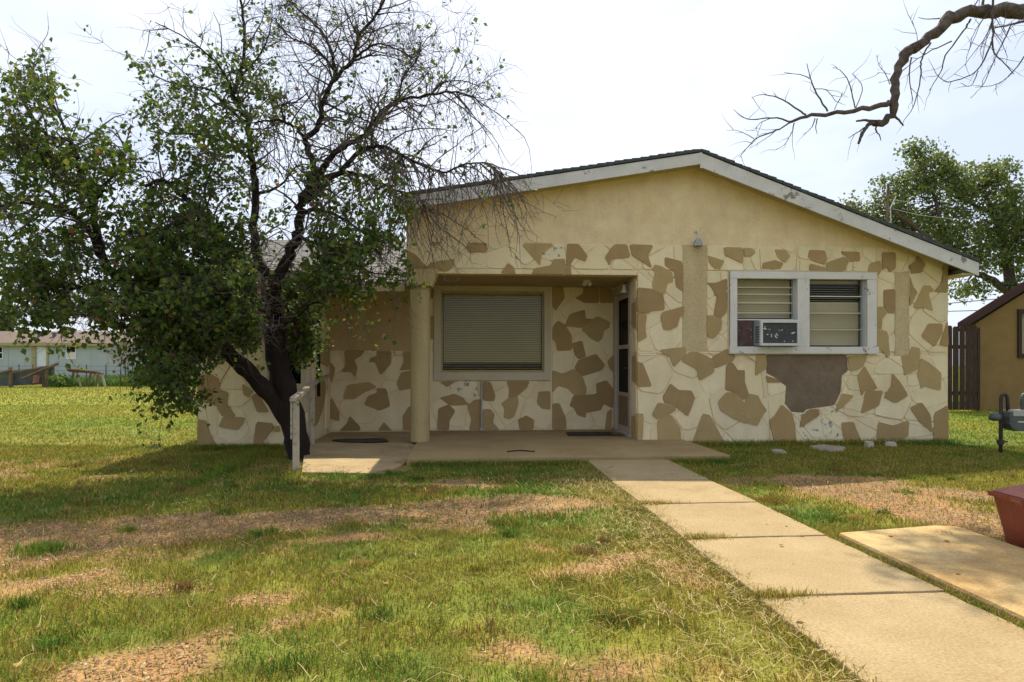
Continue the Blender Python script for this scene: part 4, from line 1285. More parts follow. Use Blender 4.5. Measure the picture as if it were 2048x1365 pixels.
MB().hexa([(xr0, YN - .3, zr0 - .1), (xa, YN - .3, nz_(xa) - .1), (xa, YN - .3, nz_(xa)), (xr0, YN - .3, zr0)],
          [(xr0 + 5.25, 23, zr0 - .1), (xa + 5.25, 23, nz_(xa) - .1), (xa + 5.25, 23, nz_(xa)), (xr0 + 5.25, 23, zr0)]).build('roof', NB_ROOF, nb, fix=True)
MB().hexa([(xa + .002, YN - .3, nz_(xa) - .1), (n1 + .4, YN - .3, nz_(xa) - slp * (n1 + .4 - xa) - .1), (n1 + .4, YN - .3, nz_(xa) - slp * (n1 + .4 - xa)), (xa + .002, YN - .3, nz_(xa))],
          [(xa + 5.252, 23, nz_(xa) - .1), (n1 + 5.65, 23, nz_(xa) - slp * (n1 + .4 - xa) - .1), (n1 + 5.65, 23, nz_(xa) - slp * (n1 + .4 - xa)), (xa + 5.252, 23, nz_(xa))]).build('roof', NB_ROOF, nb, fix=True)
MB().wall([(xr0, zr0 - .1), (xa, nz_(xa) - .1), (xa, nz_(xa) - .24), (xr0, zr0 - .24)], YN - .3, YN - .27).build('rake_board', NB_TRIM, nb, fix=True)
nwn = MB()
for (a, b, c, d) in ((nwx0 - .09, nwx1 + .09, nwz1, nwz1 + .1), (nwx0 - .09, nwx1 + .09, nwz0 - .1, nwz0), (nwx0 - .09, nwx0, nwz0, nwz1), (nwx1, nwx1 + .09, nwz0, nwz1)):
    nwn.box(a, b, YN - .05, YN + .05, c, d)
nwn = nwn.build('window', NB_TRIM, nb)
MB().box(nwx0, nwx1, YN + .08, YN + .09, nwz0, nwz1).build('pane', GLASS, nwn)
MB().box(nwx0, nwx1, YN + .14, YN + .15, nwz0, nwz1).build('curtain', BLIND2, nwn)
MB().box(nwx0 + .3, nwx0 + .34, YN + .05, YN + .1, nwz0, nwz1).build('sash_bar', NB_TRIM, nwn)
MB().box(n0, n1, YN - .03, YN, -.05, .62).build('wainscot', NB_WALL, nb)

YFN = 16.6
fn = thing('picket_fence', (XU(1930, YFN), YFN, 0), 'tall dark brown plank fence between the two houses', 'fence')
fx, fe = XU(1868, YFN), XU(1960, YFN)
rf = random.Random(6)
x = fx
while x < fe:
    w = rf.uniform(.135, .15)
    h = ZV(1930, 653, YFN) + rf.uniform(-.03, .03)
    x2 = min(x + w, fe)
    zt3 = h
    MB().wall([(x, .03), (x2, .03), (x2, zt3 - .04), (x2 - .03, zt3), (x + .03, zt3), (x, zt3 - .04)], YFN - .011 + rf.uniform(-.006, .006), YFN + .011).build('plank', FENCE, fn, fix=True)
    x = x2 + rf.uniform(.012, .03)
for z in (.4, 1.55):
    MB().box(fx, fe, YFN + .02, YFN + .06, z, z + .09).build('fence_rail', FENCE, fn)
MB().box(fe - .05, fe + .05, YFN + .061, YFN + .16, -.1, 2.05).build('fence_post', FENCE, fn)

# ------------------------------------------------------------------ trees
def smooth_path(pts, n=4):
    out = []
    P_ = [np.array(p, float) for p in pts]
    for i in range(len(P_) - 1):
        p0, p1, p2, p3 = P_[max(i - 1, 0)], P_[i], P_[i + 1], P_[min(i + 2, len(P_) - 1)]
        for k in range(n):
            t = k / n
            out.append(.5 * ((2 * p1) + (-p0 + p2) * t + (2 * p0 - 5 * p1 + 4 * p2 - p3) * t * t + (-p0 + 3 * p1 - 3 * p2 + p3) * t ** 3))
    out.append(P_[-1])
    return out

def limb(pix, r0, r1, seed=0, jit=.012, pw_=1.0, ns=5):
    """a limb through sighted points (u, v, Y); returns rows x,y,z,r"""
    q = smooth_path([tuple(P(u, v, Y)) for u, v, Y in pix], ns)
    rg_ = np.random.RandomState(seed)
    n = len(q)
    out = []
    for i, p in enumerate(q):
        r = r0 + (r1 - r0) * (i / (n - 1)) ** pw_
        j = rg_.normal(size=3) * min(jit, r * .35) * (0 if i == 0 else 1)
        out.append((*(p + j), r))
    return np.array(out)

def grow(start, d, L, r, nseg, rg_, droop=0.0, wob=.25):
    pts = [np.array(start)]
    d = d / np.linalg.norm(d)
    for i in range(nseg):
        d = d + rg_.normal(size=3) * wob + np.array([0, 0, -droop])
        d /= np.linalg.norm(d)
        pts.append(pts[-1] + d * L / nseg)
    rr = np.linspace(r, r * .3, nseg + 1)
    return np.concatenate([np.array(pts), rr[:, None]], 1)

def leaves_mesh(name, C, size, rg_, cols, m, parent, hang=.35):
    """small folded leaves round the points C"""
    n = len(C)
    ax = rg_.normal(size=(n, 3))
    ax[:, 2] -= hang
    ax /= np.linalg.norm(ax, axis=1)[:, None]
    b = rg_.normal(size=(n, 3))
    b -= ax * (b * ax).sum(1)[:, None]
    b /= np.linalg.norm(b, axis=1)[:, None]
    nn = np.cross(ax, b)
    s = (size * rg_.uniform(.6, 1.3, n))[:, None]
    w = s * rg_.uniform(.32, .46, n)[:, None]
    v0 = C
    v1 = C + ax * s * .42 + b * w + nn * s * .10
    v2 = C + ax * s
    v3 = C + ax * s * .42 - b * w + nn * s * .10
    V = np.stack([v0, v1, v2, v3], 1).reshape(-1, 3)
    i = np.arange(n)[:, None] * 4
    Fq = np.concatenate([i + [0, 1, 2], i + [0, 2, 3]], 1).reshape(-1, 3)
    return np_mesh(name, V, Fq, m, parent, np.repeat(cols, 4, 0))

def tubes(mb, paths, n):
    for p in paths:
        mb.tube([tuple(q[:3]) for q in p], [float(q[3]) for q in p], n, caps=False)

rt = np.random.RandomState(11)
tb = G(597, 916)
tree = thing('yard_tree', (tb.x, tb.y, 0), 'large half-bare leafy tree with a dark forked trunk beside the ramp', 'tree')
Y0 = tb.y
trunk_l = [limb([(600, 935, Y0), (594, 880, Y0), (577, 800, Y0), (557, 730, Y0), (546, 650, Y0), (543, 585, Y0), (541, 555, Y0)], .148, .118, 1, .006),
           limb([(596, 890, Y0), (560, 815, Y0 - .05), (510, 757, Y0 - .15), (455, 706, Y0 - .3), (420, 668, Y0 - .45)], .112, .085, 2, .006)]
main_l = [  # (points, r0, r1)
 ([(541,570,Y0),(575,520,Y0),(594,470,Y0),(601,430,Y0-.05),(604,394,Y0-.1),(628,361,Y0-.1),(622,312,Y0-.1),(613,283,Y0-.1),(636,254,Y0-.1),(646,205,Y0-.1),(671,156,Y0-.1),(705,119,Y0-.1),(716,78,Y0-.1),(753,29,Y0-.1),(775,-20,Y0-.1)], .10, .022),
 ([(541,570,Y0),(525,535,Y0),(507,470,Y0+.05),(512,390,Y0+.1),(503,320,Y0+.1),(494,246,Y0+.2),(466,189,Y0+.2),(482,152,Y0+.2),(490,70,Y0+.2),(480,-10,Y0+.2)], .095, .02),
 ([(513,545,Y0),(481,512,Y0-.1),(440,484,Y0-.2),(425,449,Y0-.3),(386,414,Y0-.4),(351,378,Y0-.5),(323,362,Y0-.55),(290,372,Y0-.6)], .075, .03),
 ([(420,668,Y0-.45),(380,635,Y0-.6),(310,592,Y0-.75),(240,560,Y0-.85),(208,520,Y0-.9),(190,447,Y0-.95),(183,405,Y0-.95),(169,362,Y0-.95),(155,327,Y0-.95),(150,300,Y0-.95),(137,281,Y0-.95),(105,276,Y0-.95),(70,246,Y0-1.0),(40,190,Y0-1.0)], .085, .02),
 ([(205,515,Y0-.9),(169,450,Y0-.8),(134,426,Y0-.75),(88,410,Y0-.7),(35,406,Y0-.7),(-20,425,Y0-.7)], .055, .03),
 ([(134,426,Y0-.75),(106,394,Y0-.6),(53,359,Y0-.5),(10,340,Y0-.5)], .035, .012),
 ([(155,327,Y0-.95),(105,322,Y0-1.1),(60,314,Y0-1.2),(10,290,Y0-1.2)], .035, .012),
 ([(190,400,Y0-.95),(211,369,Y0-1.1),(239,334,Y0-1.2),(250,290,Y0-1.25)], .035, .012),
 ([(150,300,Y0-.95),(118,230,Y0-.9),(80,170,Y0-.9),(60,130,Y0-.9)], .03, .01),
 ([(240,560,Y0-.85),(180,570,Y0-1.1),(110,590,Y0-1.2),(40,600,Y0-1.2)], .04, .012),
 ([(310,592,Y0-.75),(290,640,Y0-1.1),(230,660,Y0-1.3)], .03, .01),
 ([(420,668,Y0-.45),(390,690,Y0-.7),(350,740,Y0-.9),(310,770,Y0-1.0)], .03, .01),
 ([(671,156,Y0-.1),(662,103,Y0),(642,62,Y0),(589,12,Y0+.1),(560,-15,Y0+.1)], .035, .012),
 ([(668,140,Y0),(642,107,Y0+.1),(613,88,Y0+.2),(580,74,Y0+.25),(548,37,Y0+.3)], .03, .01),
 ([(613,283,Y0-.1),(593,258,Y0-.2),(564,242,Y0-.3),(535,242,Y0-.35),(507,246,Y0-.4)], .04, .015),
 ([(570,244,Y0-.3),(564,213,Y0-.3),(597,201,Y0-.25),(620,180,Y0-.2)], .022, .008),
 ([(604,400,Y0-.1),(640,352,Y0-.2),(662,316,Y0-.2),(687,295,Y0-.2),(728,271,Y0-.2),(749,242,Y0-.2),(769,217,Y0-.2),(798,201,Y0-.2),(863,189,Y0-.2),(904,185,Y0-.2),(945,193,Y0-.2),(965,215,Y0-.2)], .07, .010),
 ([(863,189,Y0-.2),(892,164,Y0-.25),(933,164,Y0-.3),(960,175,Y0-.3)], .02, .006),
 ([(798,201,Y0-.2),(806,156,Y0-.3),(835,119,Y0-.35),(842,85,Y0-.35)], .02, .007),
 ([(745,245,Y0-.2),(752,215,Y0-.1),(765,180,Y0-.1),(780,165,Y0-.1)], .018, .006),
 ([(705,119,Y0-.1),(740,94,Y0-.2),(769,90,Y0-.25),(810,107,Y0-.3),(838,122,Y0-.3)], .025, .007),
 ([(705,122,Y0-.1),(740,112,Y0),(775,112,Y0+.1),(820,128,Y0+.1)], .022, .006),
 ([(716,78,Y0-.1),(700,40,Y0),(680,0,Y0)], .018, .007), ([(750,30,Y0-.1),(790,25,Y0),(820,28,Y0)], .014, .005),
 ([(664,115,Y0),(680,70,Y0+.1),(684,20,Y0+.15)], .018, .006),
 ([(612,400,Y0-.1),(650,369,Y0-.3),(687,336,Y0-.4),(728,299,Y0-.45),(769,295,Y0-.45),(810,316,Y0-.45),(851,332,Y0-.5),(892,345,Y0-.5),(933,328,Y0-.5),(974,328,Y0-.5),(1003,349,Y0-.5)], .06, .008),
 ([(630,362,Y0-.1),(690,345,Y0+.1),(749,361,Y0+.2),(790,381,Y0+.2),(831,394,Y0+.15),(870,430,Y0+.1)], .045, .008),
 ([(601,430,Y0),(640,420,Y0-.3),(690,440,Y0-.4),(730,470,Y0-.5),(760,510,Y0-.5)], .045, .010),
 ([(594,475,Y0),(640,490,Y0-.3),(690,520,Y0-.4),(740,545,Y0-.4),(790,550,Y0-.4)], .04, .010),
 ([(646,205,Y0-.1),(690,225,Y0-.3),(730,240,Y0-.4),(770,260,Y0-.5),(820,255,Y0-.5)], .022, .006),
 ([(494,246,Y0+.2),(449,210,Y0+.3),(420,180,Y0+.3),(360,170,Y0+.3),(300,150,Y0+.3)], .035, .010),
 ([(466,189,Y0+.2),(449,148,Y0+.1),(408,103,Y0),(360,70,Y0-.05),(310,45,Y0-.1)], .03, .007),
 ([(482,152,Y0+.2),(520,110,Y0+.1),(540,60,Y0),(545,10,Y0)], .022, .006),
 ([(503,320,Y0+.1),(460,290,Y0+.1),(400,270,Y0),(330,265,Y0),(280,230,Y0)], .035, .010),
 ([(425,449,Y0-.3),(410,380,Y0-.3),(430,310,Y0-.3),(400,230,Y0-.3)], .03, .010),
 ([(386,414,Y0-.4),(360,450,Y0-.7),(310,480,Y0-.9),(270,500,Y0-1.0)], .03, .010),
 ([(546,640,Y0),(500,610,Y0-.4),(450,590,Y0-.7),(400,600,Y0-.9)], .04, .012),
 ([(546,660,Y0),(590,640,Y0-.3),(620,610,Y0-.4),(660,600,Y0-.4)], .03, .010),
 ([(512,390,Y0+.1),(560,370,Y0+.2),(600,330,Y0+.3),(640,340,Y0+.3)], .03, .008),
]
skel = trunk_l + [limb(p, a * .80, b * .68, 20 + i, .011, .62) for i, (p, a, b) in enumerate(main_l)]
tk = MB()
for p in trunk_l:
    q = p.copy()
    q[:, 3] *= (1 + .10 * np.sin(np.arange(len(q)) * 1.7))
    q[:3, 3] *= [1.25, 1.14, 1.05]
    tubes(tk, [q], 12)
trunk = tk.build('trunk', BARK, tree, smooth=True)
lm = MB()
for p in skel[2:]:
    tubes(lm, [p], 8 if p[0, 3] > .05 else 6)
lm.build('limbs', BARK, tree, smooth=True)

def pix_of(A):
    d = A - np.array([0, 0, CAM_H])
    z = d @ np.array(FW)
    return 1024 + FPX * (d @ np.array(RT)) / z, HZN - FPX * d[:, 2] / z

# side branches and twigs
side, tips = [], []
for p in skel[2:]:
    for i in range(3, len(p) - 1):
        r = p[i, 3]
        if r > .055:
            continue
        u_, v_ = pix_of(p[i:i + 1, :3])
        bare_zone = (u_[0] > 640 and v_[0] < 420) or (u_[0] > 440 and v_[0] < 230)
        k = rt.poisson(1.15 if bare_zone else 0.9)
        for _ in range(k):
            t = p[min(i + 1, len(p) - 1), :3] - p[i - 1, :3]
            t /= np.linalg.norm(t) + 1e-9
            d = rt.normal(size=3)
            d[1] *= .7
            d -= t * (d @ t) * .6
            d /= np.linalg.norm(d)
            d = d + t * .5 + np.array([0, 0, -.1 if v_[0] > 250 else .35])
            L = rt.uniform(.35, .95)
            s = grow(p[i, :3], d, L, min(r * .55, .014), 6, rt, .03, .22)
            side.append(s)
twigs = []
for s in side:
    for j in range(1, len(s)):
        for _ in range(rt.poisson(1.3)):
            d = (s[j, :3] - s[j - 1, :3])
            d = d / np.linalg.norm(d) * .6 + rt.normal(size=3) * .7
            twigs.append(grow(s[j, :3], d, rt.uniform(.12, .42), max(.0032, s[j, 3] * .45), 4, rt, .05, .3))
# dead twigs hanging before the gable and below the fork
hang = []
for p, n_, lo_, hi_ in ((skel[2 + 25], 78, .45, 1.0), (skel[2 + 26], 48, .35, 1.0), (skel[2 + 16], 26, .5, .95), (skel[2 + 2], 16, .2, 1), (skel[2 + 14], 14, .1, .9), (skel[2+27], 14, .3, 1)):
    for _ in range(n_):
        i = int(rt.uniform(lo_, hi_) * (len(p) - 1))
        d = np.array([rt.normal() * .55 + .2, rt.normal() * .45, -rt.uniform(.25, 1.0)])
        s = grow(p[i, :3], d, rt.uniform(.4, 1.3), rt.uniform(.006, .011), 8, rt, .11, .17)
        hang.append(s)
        for j in range(2, len(s)):
            for _k in range(rt.poisson(.8)):
                d2 = (s[j, :3] - s[j - 1, :3])
                d2 = d2 / np.linalg.norm(d2) * .8 + rt.normal(size=3) * .6
                hang.append(grow(s[j, :3], d2, rt.uniform(.08, .3), .0035, 3, rt, .08, .25))
# foliage masses: u, v, Y, radius u px, radius v px, radius Y m, clumps
BL = [(60,200,7.4,75,80,.6,26),(25,330,7.4,95,85,.6,30),(130,330,7.5,75,60,.6,20),(215,300,7.3,60,55,.5,18),(205,390,7.4,70,60,.5,16),(80,470,7.6,120,55,.7,30),(40,560,7.4,80,70,.7,30),
 (150,560,7.4,90,55,.6,28),(110,625,7.2,90,32,.5,22),(220,620,7.2,80,50,.6,30),(280,140,8.7,40,30,.4,6),(330,225,8.6,65,65,.6,18),(400,260,8.4,75,65,.6,18),(470,150,8.7,55,85,.5,16),(480,260,8.6,60,60,.5,12),
 (330,320,8.2,70,50,.6,18),(430,350,8.3,70,60,.6,18),(300,430,7.8,70,50,.6,20),(380,470,8.0,100,65,.7,36),(290,520,7.7,80,70,.7,34),(420,560,8.0,120,75,.8,66),(330,590,7.7,90,70,.7,42),(480,640,8.1,85,70,.6,46),
 (380,660,7.8,85,55,.6,40),(440,690,8.0,60,40,.5,22),(345,735,7.6,60,36,.5,26),(370,790,7.5,45,20,.3,8),(430,650,8.2,80,50,.5,30),(480,560,8.2,60,60,.5,26),(330,690,7.7,70,40,.5,20),(592,600,8.9,40,60,.3,50),(598,680,9.0,26,60,.2,44),(650,560,8.2,75,45,.5,30),(700,520,8.1,75,55,.5,34),
 (760,470,8.3,45,60,.4,18),(800,440,8.6,35,45,.3,10),(725,400,8.6,55,45,.4,10),(805,545,8.2,26,20,.2,5),(640,455,8.3,60,40,.5,12),(560,430,8.4,50,40,.5,10),(545,520,8.9,55,25,.3,8),(470,470,8.4,60,60,.5,22),(700,250,8.4,60,60,.4,6),(560,150,8.6,60,90,.4,6),(660,420,8.4,50,40,.4,8)]
cl = []
for (u, v, Y, ru, rv, ry, n) in BL:
    for _ in range(int(n * (1.35 if (v > 460 and 280 < u < 500) else ((.85 if u < 280 else .95) if v > 440 else (.64 if u < 280 else .48))))):
        d = rt.normal(size=3)
        d /= np.linalg.norm(d)
        d *= rt.uniform(.15, 1) ** .6
        y = Y + d[1] * ry
        if y > 9.25 and v > 470:
            y = 9.2
        cl.append(tuple(P(u + d[0] * ru, v + d[2] * rv, y)))
cl = np.array(cl)
allsk = np.concatenate([p[:, :3] for p in skel[2:]])
conn = []
for c in cl:
    dd = np.linalg.norm(allsk - c, axis=1)
    a = allsk[np.argmin(dd + rt.uniform(0, .15, len(dd)))]
    m_ = (a + c) / 2 + rt.normal(size=3) * .06 + np.array([0, 0, .06])
    q = np.array([a, (a * .6 + m_ * .4), m_, (m_ + c) / 2 + rt.normal(size=3) * .02, c])
    conn.append(np.concatenate([q, np.array([.010, .008, .0065, .005, .003])[:, None]], 1))
    for _ in range(2):
        conn.append(grow(c + rt.normal(size=3) * .03, rt.normal(size=3), .2, .0035, 3, rt, .05))
tw = MB()
tubes(tw, side, 4)
tubes(tw, twigs, 3)
tubes(tw, conn, 3)
o = tw.build('twigs', TWIG, tree)
o['kind'] = 'stuff'
hg = MB()
tubes(hg, hang, 3)
o = hg.build('hanging_twigs', TWIG, tree)
o['kind'] = 'stuff'
LC = []
sprays = []
for c in cl:
    for _ in range(rt.randint(4, 7)):            # sprays: leaves set along short drooping twigs
        s_ = grow(c + rt.normal(size=3) * .07, rt.normal(size=3) * np.array([1, 1, .6]), rt.uniform(.14, .32), .003, 7, rt, .10, .25)
        sprays.append(s_)
        for j in range(1, 8):
            LC.append(s_[j:j + 1, :3] + rt.normal(size=(1, 3)) * .012)
for s in side + twigs:
    u_, v_ = pix_of(s[-1:, :3])
    u_, v_ = u_[0], v_[0]
    lf = .22 if u_ < 480 else (.20 if u_ < 600 else (.04 if v_ < 330 else .18))
    if v_ < 110:
        lf *= .35
    if u_ > 820:
        lf = .02
    for j in range(1, len(s)):
        if rt.rand() < lf:
            LC.append(s[j, :3] + rt.normal(size=(rt.randint(1, 5), 3)) * .035)
LC = np.concatenate(LC)
sm = MB()
tubes(sm, sprays, 3)
sm.build('spray_twigs', TWIG, tree)['kind'] = 'stuff'
pu, pv = pix_of(LC)
cor = np.zeros(len(LC), bool)
for path, hw in (([(541, 560), (546, 650), (557, 730), (577, 800), (597, 900)], 30), ([(541, 565), (575, 520), (597, 470), (603, 394)], 24), ([(541, 565), (522, 530), (507, 470), (512, 400)], 18), ([(455, 706), (510, 757), (560, 815)], 26)):
    for (ua, va), (ub, vb) in zip(path[:-1], path[1:]):
        cor |= seg_d(pu, pv, (ua, va), (ub, vb)) < hw
cor &= LC[:, 1] < Y0 + .25
cor |= (seg_d(pu, pv, (545, 530), (545, 500)) < 32)
cor |= (seg_d(pu, pv, (780, 510), (750, 540)) < 18)
for gu, gv, ga, gb in ((207, 150, 46, 95), (228, 215, 26, 30), (315, 345, 30, 24), (125, 440, 34, 14), (20, 452, 26, 16), (196, 505, 18, 22), (175, 270, 14, 16), (290, 300, 14, 26), (245, 640, 14, 10), (160, 645, 26, 16), (100, 385, 22, 10), (655, 330, 24, 20), (560, 300, 40, 34), (610, 130, 60, 90), (765, 440, 12, 26)):
    cor |= ((pu - gu) / ga) ** 2 + ((pv - gv) / gb) ** 2 < 1
cor &= rt.rand(len(LC)) < .94
keep = ~cor & ~((LC[:, 1] > 9.3) & (LC[:, 2] < 2.9)) & (LC[:, 2] > .25)
LC = LC[keep]
h = rt.rand(len(LC))[:, None]
yl = (rt.rand(len(LC)) < .20)[:, None]
lc = np.array([.040, .085, .015]) * (1 - h) + np.array([.125, .185, .026]) * h
lc = np.where(yl, np.array([.17, .19, .03]), lc)
rd = (rt.rand(len(LC)) < .012)[:, None]
lc = np.where(rd, np.array([.20, .09, .03]), lc)
o = leaves_mesh('crown', LC, .060, rt, lc, LEAF, tree)
o['kind'] = 'stuff'

# --- tree behind the house on the right
YT = 25.0
bt0 = XU(2035, YT)
bt_ = thing('back_tree', (bt0, YT, 0), 'full green tree behind the roof and the neighbour house', 'tree')
bl_ = [limb([(2035, 790, YT), (2030, 640, YT), (2020, 560, YT), (2008, 500, YT), (1990, 430, YT), (1960, 380, YT)], .28, .06, 3),
       limb([(2025, 590, YT), (1985, 562, YT), (1950, 545, YT), (1900, 520, YT - .5), (1850, 470, YT - .8), (1780, 420, YT - 1)], .17, .04, 4),
       limb([(2015, 540, YT), (2030, 450, YT + .5), (2020, 380, YT + .8), (2005, 340, YT + 1)], .14, .04, 5),
       limb([(1900, 520, YT - .5), (1880, 440, YT - .5), (1860, 370, YT - .3), (1835, 320, YT)], .10, .03, 6),
       limb([(1990, 430, YT), (1930, 400, YT + .5), (1880, 350, YT + .5)], .09, .03, 7),
       limb([(2030, 480, YT), (2070, 430, YT), (2120, 400, YT)], .10, .03, 8),
       limb([(1850, 470, YT - .8), (1790, 460, YT - 1), (1720, 440, YT - 1), (1690, 420, YT - 1)], .06, .02, 9)]
bm_ = MB()
tubes(bm_, bl_, 8)
bm_.build('trunk', BARK_G, bt_, smooth=True)
rt2 = np.random.RandomState(5)
BB = [(1850,330,60,45,1,30),(1880,380,85,45,1.2,46),(1960,370,80,45,1.2,40),(2030,400,60,60,1.2,34),(1790,390,50,45,1,26),(1740,425,60,28,.8,18),(1790,450,70,40,1,32),(1870,450,90,45,1.2,50),(1960,450,80,55,1.2,50),
 (2040,480,60,55,1.2,40),(1990,520,70,40,1,30),(1930,500,60,30,1,18),(1920,575,50,20,.6,9),(2050,560,40,30,.8,12),(1828,298,16,16,.4,6),(2000,340,45,20,.8,12),(1700,415,26,18,.4,6),(1905,330,35,18,.5,8),(2110,450,70,90,1.5,40),(1970,575,40,16,.5,6)]
cl2 = []
for (u, v, ru, rv, ry, n) in BB:
    for _ in range(n):
        d = rt2.normal(size=3)
        d /= np.linalg.norm(d)
        d *= rt2.uniform(.1, 1) ** .55
        cl2.append(tuple(P(u + d[0] * ru, v + d[2] * rv, YT + d[1] * ry)))
cl2 = np.array(cl2)
ask = np.concatenate([p[:, :3] for p in bl_])
cn = []
for c in cl2:
    dd = np.linalg.norm(ask - c, axis=1)
    a = ask[np.argmin(dd)]
    q = np.array([a, (a + c) / 2 + rt2.normal(size=3) * .1, c])
    cn.append(np.concatenate([q, np.array([.025, .015, .008])[:, None]], 1))
t2 = MB()
tubes(t2, cn, 3)
o = t2.build('twigs', BARK_G, bt_)
o['kind'] = 'stuff'
LC2 = np.concatenate([c + rt2.normal(size=(44, 3)) * np.array([.20, .20, .13]) for c in cl2])
h = rt2.rand(len(LC2))[:, None]
o = leaves_mesh('crown', LC2, .125, rt2, np.array([.085, .135, .035]) * (1 - h) + np.array([.23, .26, .075]) * h, LEAF, bt_)
o['kind'] = 'stuff'

# --- bare limb over the right corner, from a tree standing outside the frame
YO = 6.2
ov = thing('overhanging_tree', (8.2, 6.4, 0), 'old grey tree whose bare broken limb reaches over the right corner', 'tree')
def cq(pts, Y=YO):
    return [(1440 + a * .2969, b * .2969, Y) for a, b in pts]
tkp = np.array([(8.25, 6.4, -.1, .30), (8.2, 6.4, .6, .25), (8.15, 6.38, 1.8, .22), (8.0, 6.35, 3.0, .20), (7.7, 6.3, 3.9, .15), (7.2, 6.25, 4.3, .11), tuple(P(2140, 28, YO)) + (.062,), tuple(P(2048, 24, YO)) + (.06,)])
tk2 = MB()
tubes(tk2, [tkp], 12)
hi_l = np.array([(8.0, 6.35, 3.0, .18), (7.8, 6.6, 4.6, .15), (7.2, 7.4, 6.2, .12), (5.6, 8.6, 7.1, .09), (4.5, 9.1, 7.4, .06), (3.7, 9.35, 7.5, .03), (3.1, 9.45, 7.45, .012)])
hi_2 = np.array([(7.8, 6.6, 4.6, .13), (8.6, 6.9, 6.0, .1), (9.2, 7.1, 7.4, .05), (9.5, 7.2, 8.2, .02)])
tubes(tk2, [hi_l, hi_2], 8)
tk2.build('trunk', BARK_G, ov, smooth=True)
lb0 = limb(cq([(2048,80),(1900,76),(1780,74),(1640,88),(1545,128),(1450,230),(1350,300),(1250,350),(1208,450),(1185,560),(1172,680),(1150,770),(1090,830),(1030,838)]), .057, .026, 3, .011, 1.0, 3)
lb = lb0.copy()
lb[:, 3] *= 1.08 + np.random.RandomState(4).uniform(-.14, .16, len(lb))
sb = [(lb, 10),
 (limb(cq([(1140,690),(1050,720),(900,745),(720,770),(580,785),(480,825)]), .026, .012, 4, .007, 1.0, 3), 8),
 (limb(cq([(480,825),(380,880),(250,930),(190,990),(130,1060)]), .010, .003, 5, .003), 5),
 (limb(cq([(1040,835),(1000,840),(960,900),(935,968)]), .020, .011, 6, .002), 7),
 (limb(cq([(1090,825),(1000,815),(920,815)]), .016, .008, 7, .002), 6),
 (limb(cq([(1150,770),(1195,800),(1235,848)]), .014, .006, 8, .002), 6),
 (limb(cq([(1000,845),(940,885),(865,930)]), .009, .003, 9, .002), 5),
 (limb(cq([(1060,835),(1050,880),(1075,915),(1085,950)]), .009, .003, 10, .002), 5),
 (limb(cq([(580,775),(480,710),(380,655),(280,640),(210,660)]), .009, .002, 11, .003), 5),
 (limb(cq([(480,820),(350,795),(190,805),(90,740)]), .009, .002, 12, .003), 5),
 (limb(cq([(350,795),(270,830),(230,880)]), .005, .002, 13, .002), 4),
 (limb(cq([(725,752),(640,610),(610,530),(585,430)]), .009, .003, 14, .003), 5),
 (limb(cq([(610,530),(540,505),(430,490)]), .005, .002, 15, .002), 4),
 (limb(cq([(640,600),(720,610),(790,690),(825,620)]), .004, .002, 16, .002), 4),
 (limb(cq([(770,740),(800,680),(825,630)]), .004, .0015, 17, .002), 4),
 (limb(cq([(910,728),(880,600),(850,520),(800,470),(760,455)]), .006, .002, 18, .002), 4),
 (limb(cq([(915,728),(960,590),(890,500)]), .005, .002, 19, .002), 4),
 (limb(cq([(1145,570),(1110,490),(1070,440),(1055,370)]), .004, .0015, 20, .002), 4),
 (limb(cq([(1150,500),(1060,490)]), .003, .0015, 21, .001), 4), (limb(cq([(1140,540),(1065,560)]), .003, .0015, 22, .001), 4),
 (limb(cq([(1330,280),(1320,210),(1285,130),(1305,90)]), .003, .0015, 23, .001), 4),
 (limb(cq([(1480,125),(1400,130),(1335,120)]), .006, .002, 24, .001), 4),
 (limb(cq([(500,830),(480,900),(440,970),(380,1010)]), .006, .002, 25, .002), 4),
 (limb(cq([(640,800),(610,870),(555,910)]), .006, .002, 26, .002), 4), (limb(cq([(655,800),(645,860),(655,905)]), .006, .002, 27, .002), 4),
 (limb(cq([(380,880),(300,940),(200,1000)]), .005, .002, 28, .002), 4), (limb(cq([(230,935),(130,885),(45,880)]), .004, .0015, 29, .002), 4),
 (limb(cq([(1420,290),(1360,400),(1355,500),(1310,700),(1250,800)], YO-.1), .009, .003, 30, .003), 5),
 (limb(cq([(1290,390),(1275,520),(1300,680)], YO-.1), .007, .003, 31, .003), 5),
 (limb(cq([(1690,130),(1640,210),(1520,380),(1490,480),(1410,610)], YO-.15), .010, .003, 32, .003), 5),
 (limb(cq([(1560,280),(1440,335),(1330,400),(1230,480)], YO-.2), .008, .003, 33, .003), 5),
 (limb(cq([(1840,-10),(1835,230),(1850,360),(1900,410),(1980,500)], YO-.2), .010, .003, 34, .003), 5),
 (limb(cq([(1960,170),(1900,300),(1850,400),(1780,560),(1720,630)], YO-.3), .007, .002, 35, .003), 5),
 (limb(cq([(1830,280),(1730,480),(1560,550),(1500,540),(1450,490)], YO-.25), .008, .002, 36, .003), 5),
 (limb(cq([(1740,480),(1690,580),(1620,560)], YO-.25), .005, .002, 37, .002), 4),
 (limb(cq([(2060,370),(1960,500),(1860,570),(1720,590)], YO-.2), .007, .002, 38, .003), 5),
 (limb(cq([(2060,145),(1950,170),(1850,190)], YO-.1), .013, .005, 39, .002), 5),
 (limb(cq([(1780,70),(1770,20),(1790,-40)], YO), .016, .008, 40, .002), 6),
 (limb(cq([(1700,60),(1760,-30)], YO-.1), .008, .004, 41, .002), 5)]
tubes(tk2 := MB(), [a for a, n in sb if n >= 6], 10)
tk2.build('limb', BARK_G, ov, smooth=True)
ro = np.random.RandomState(3)
tw3 = MB()
ext = [a for a, n in sb if n < 6]
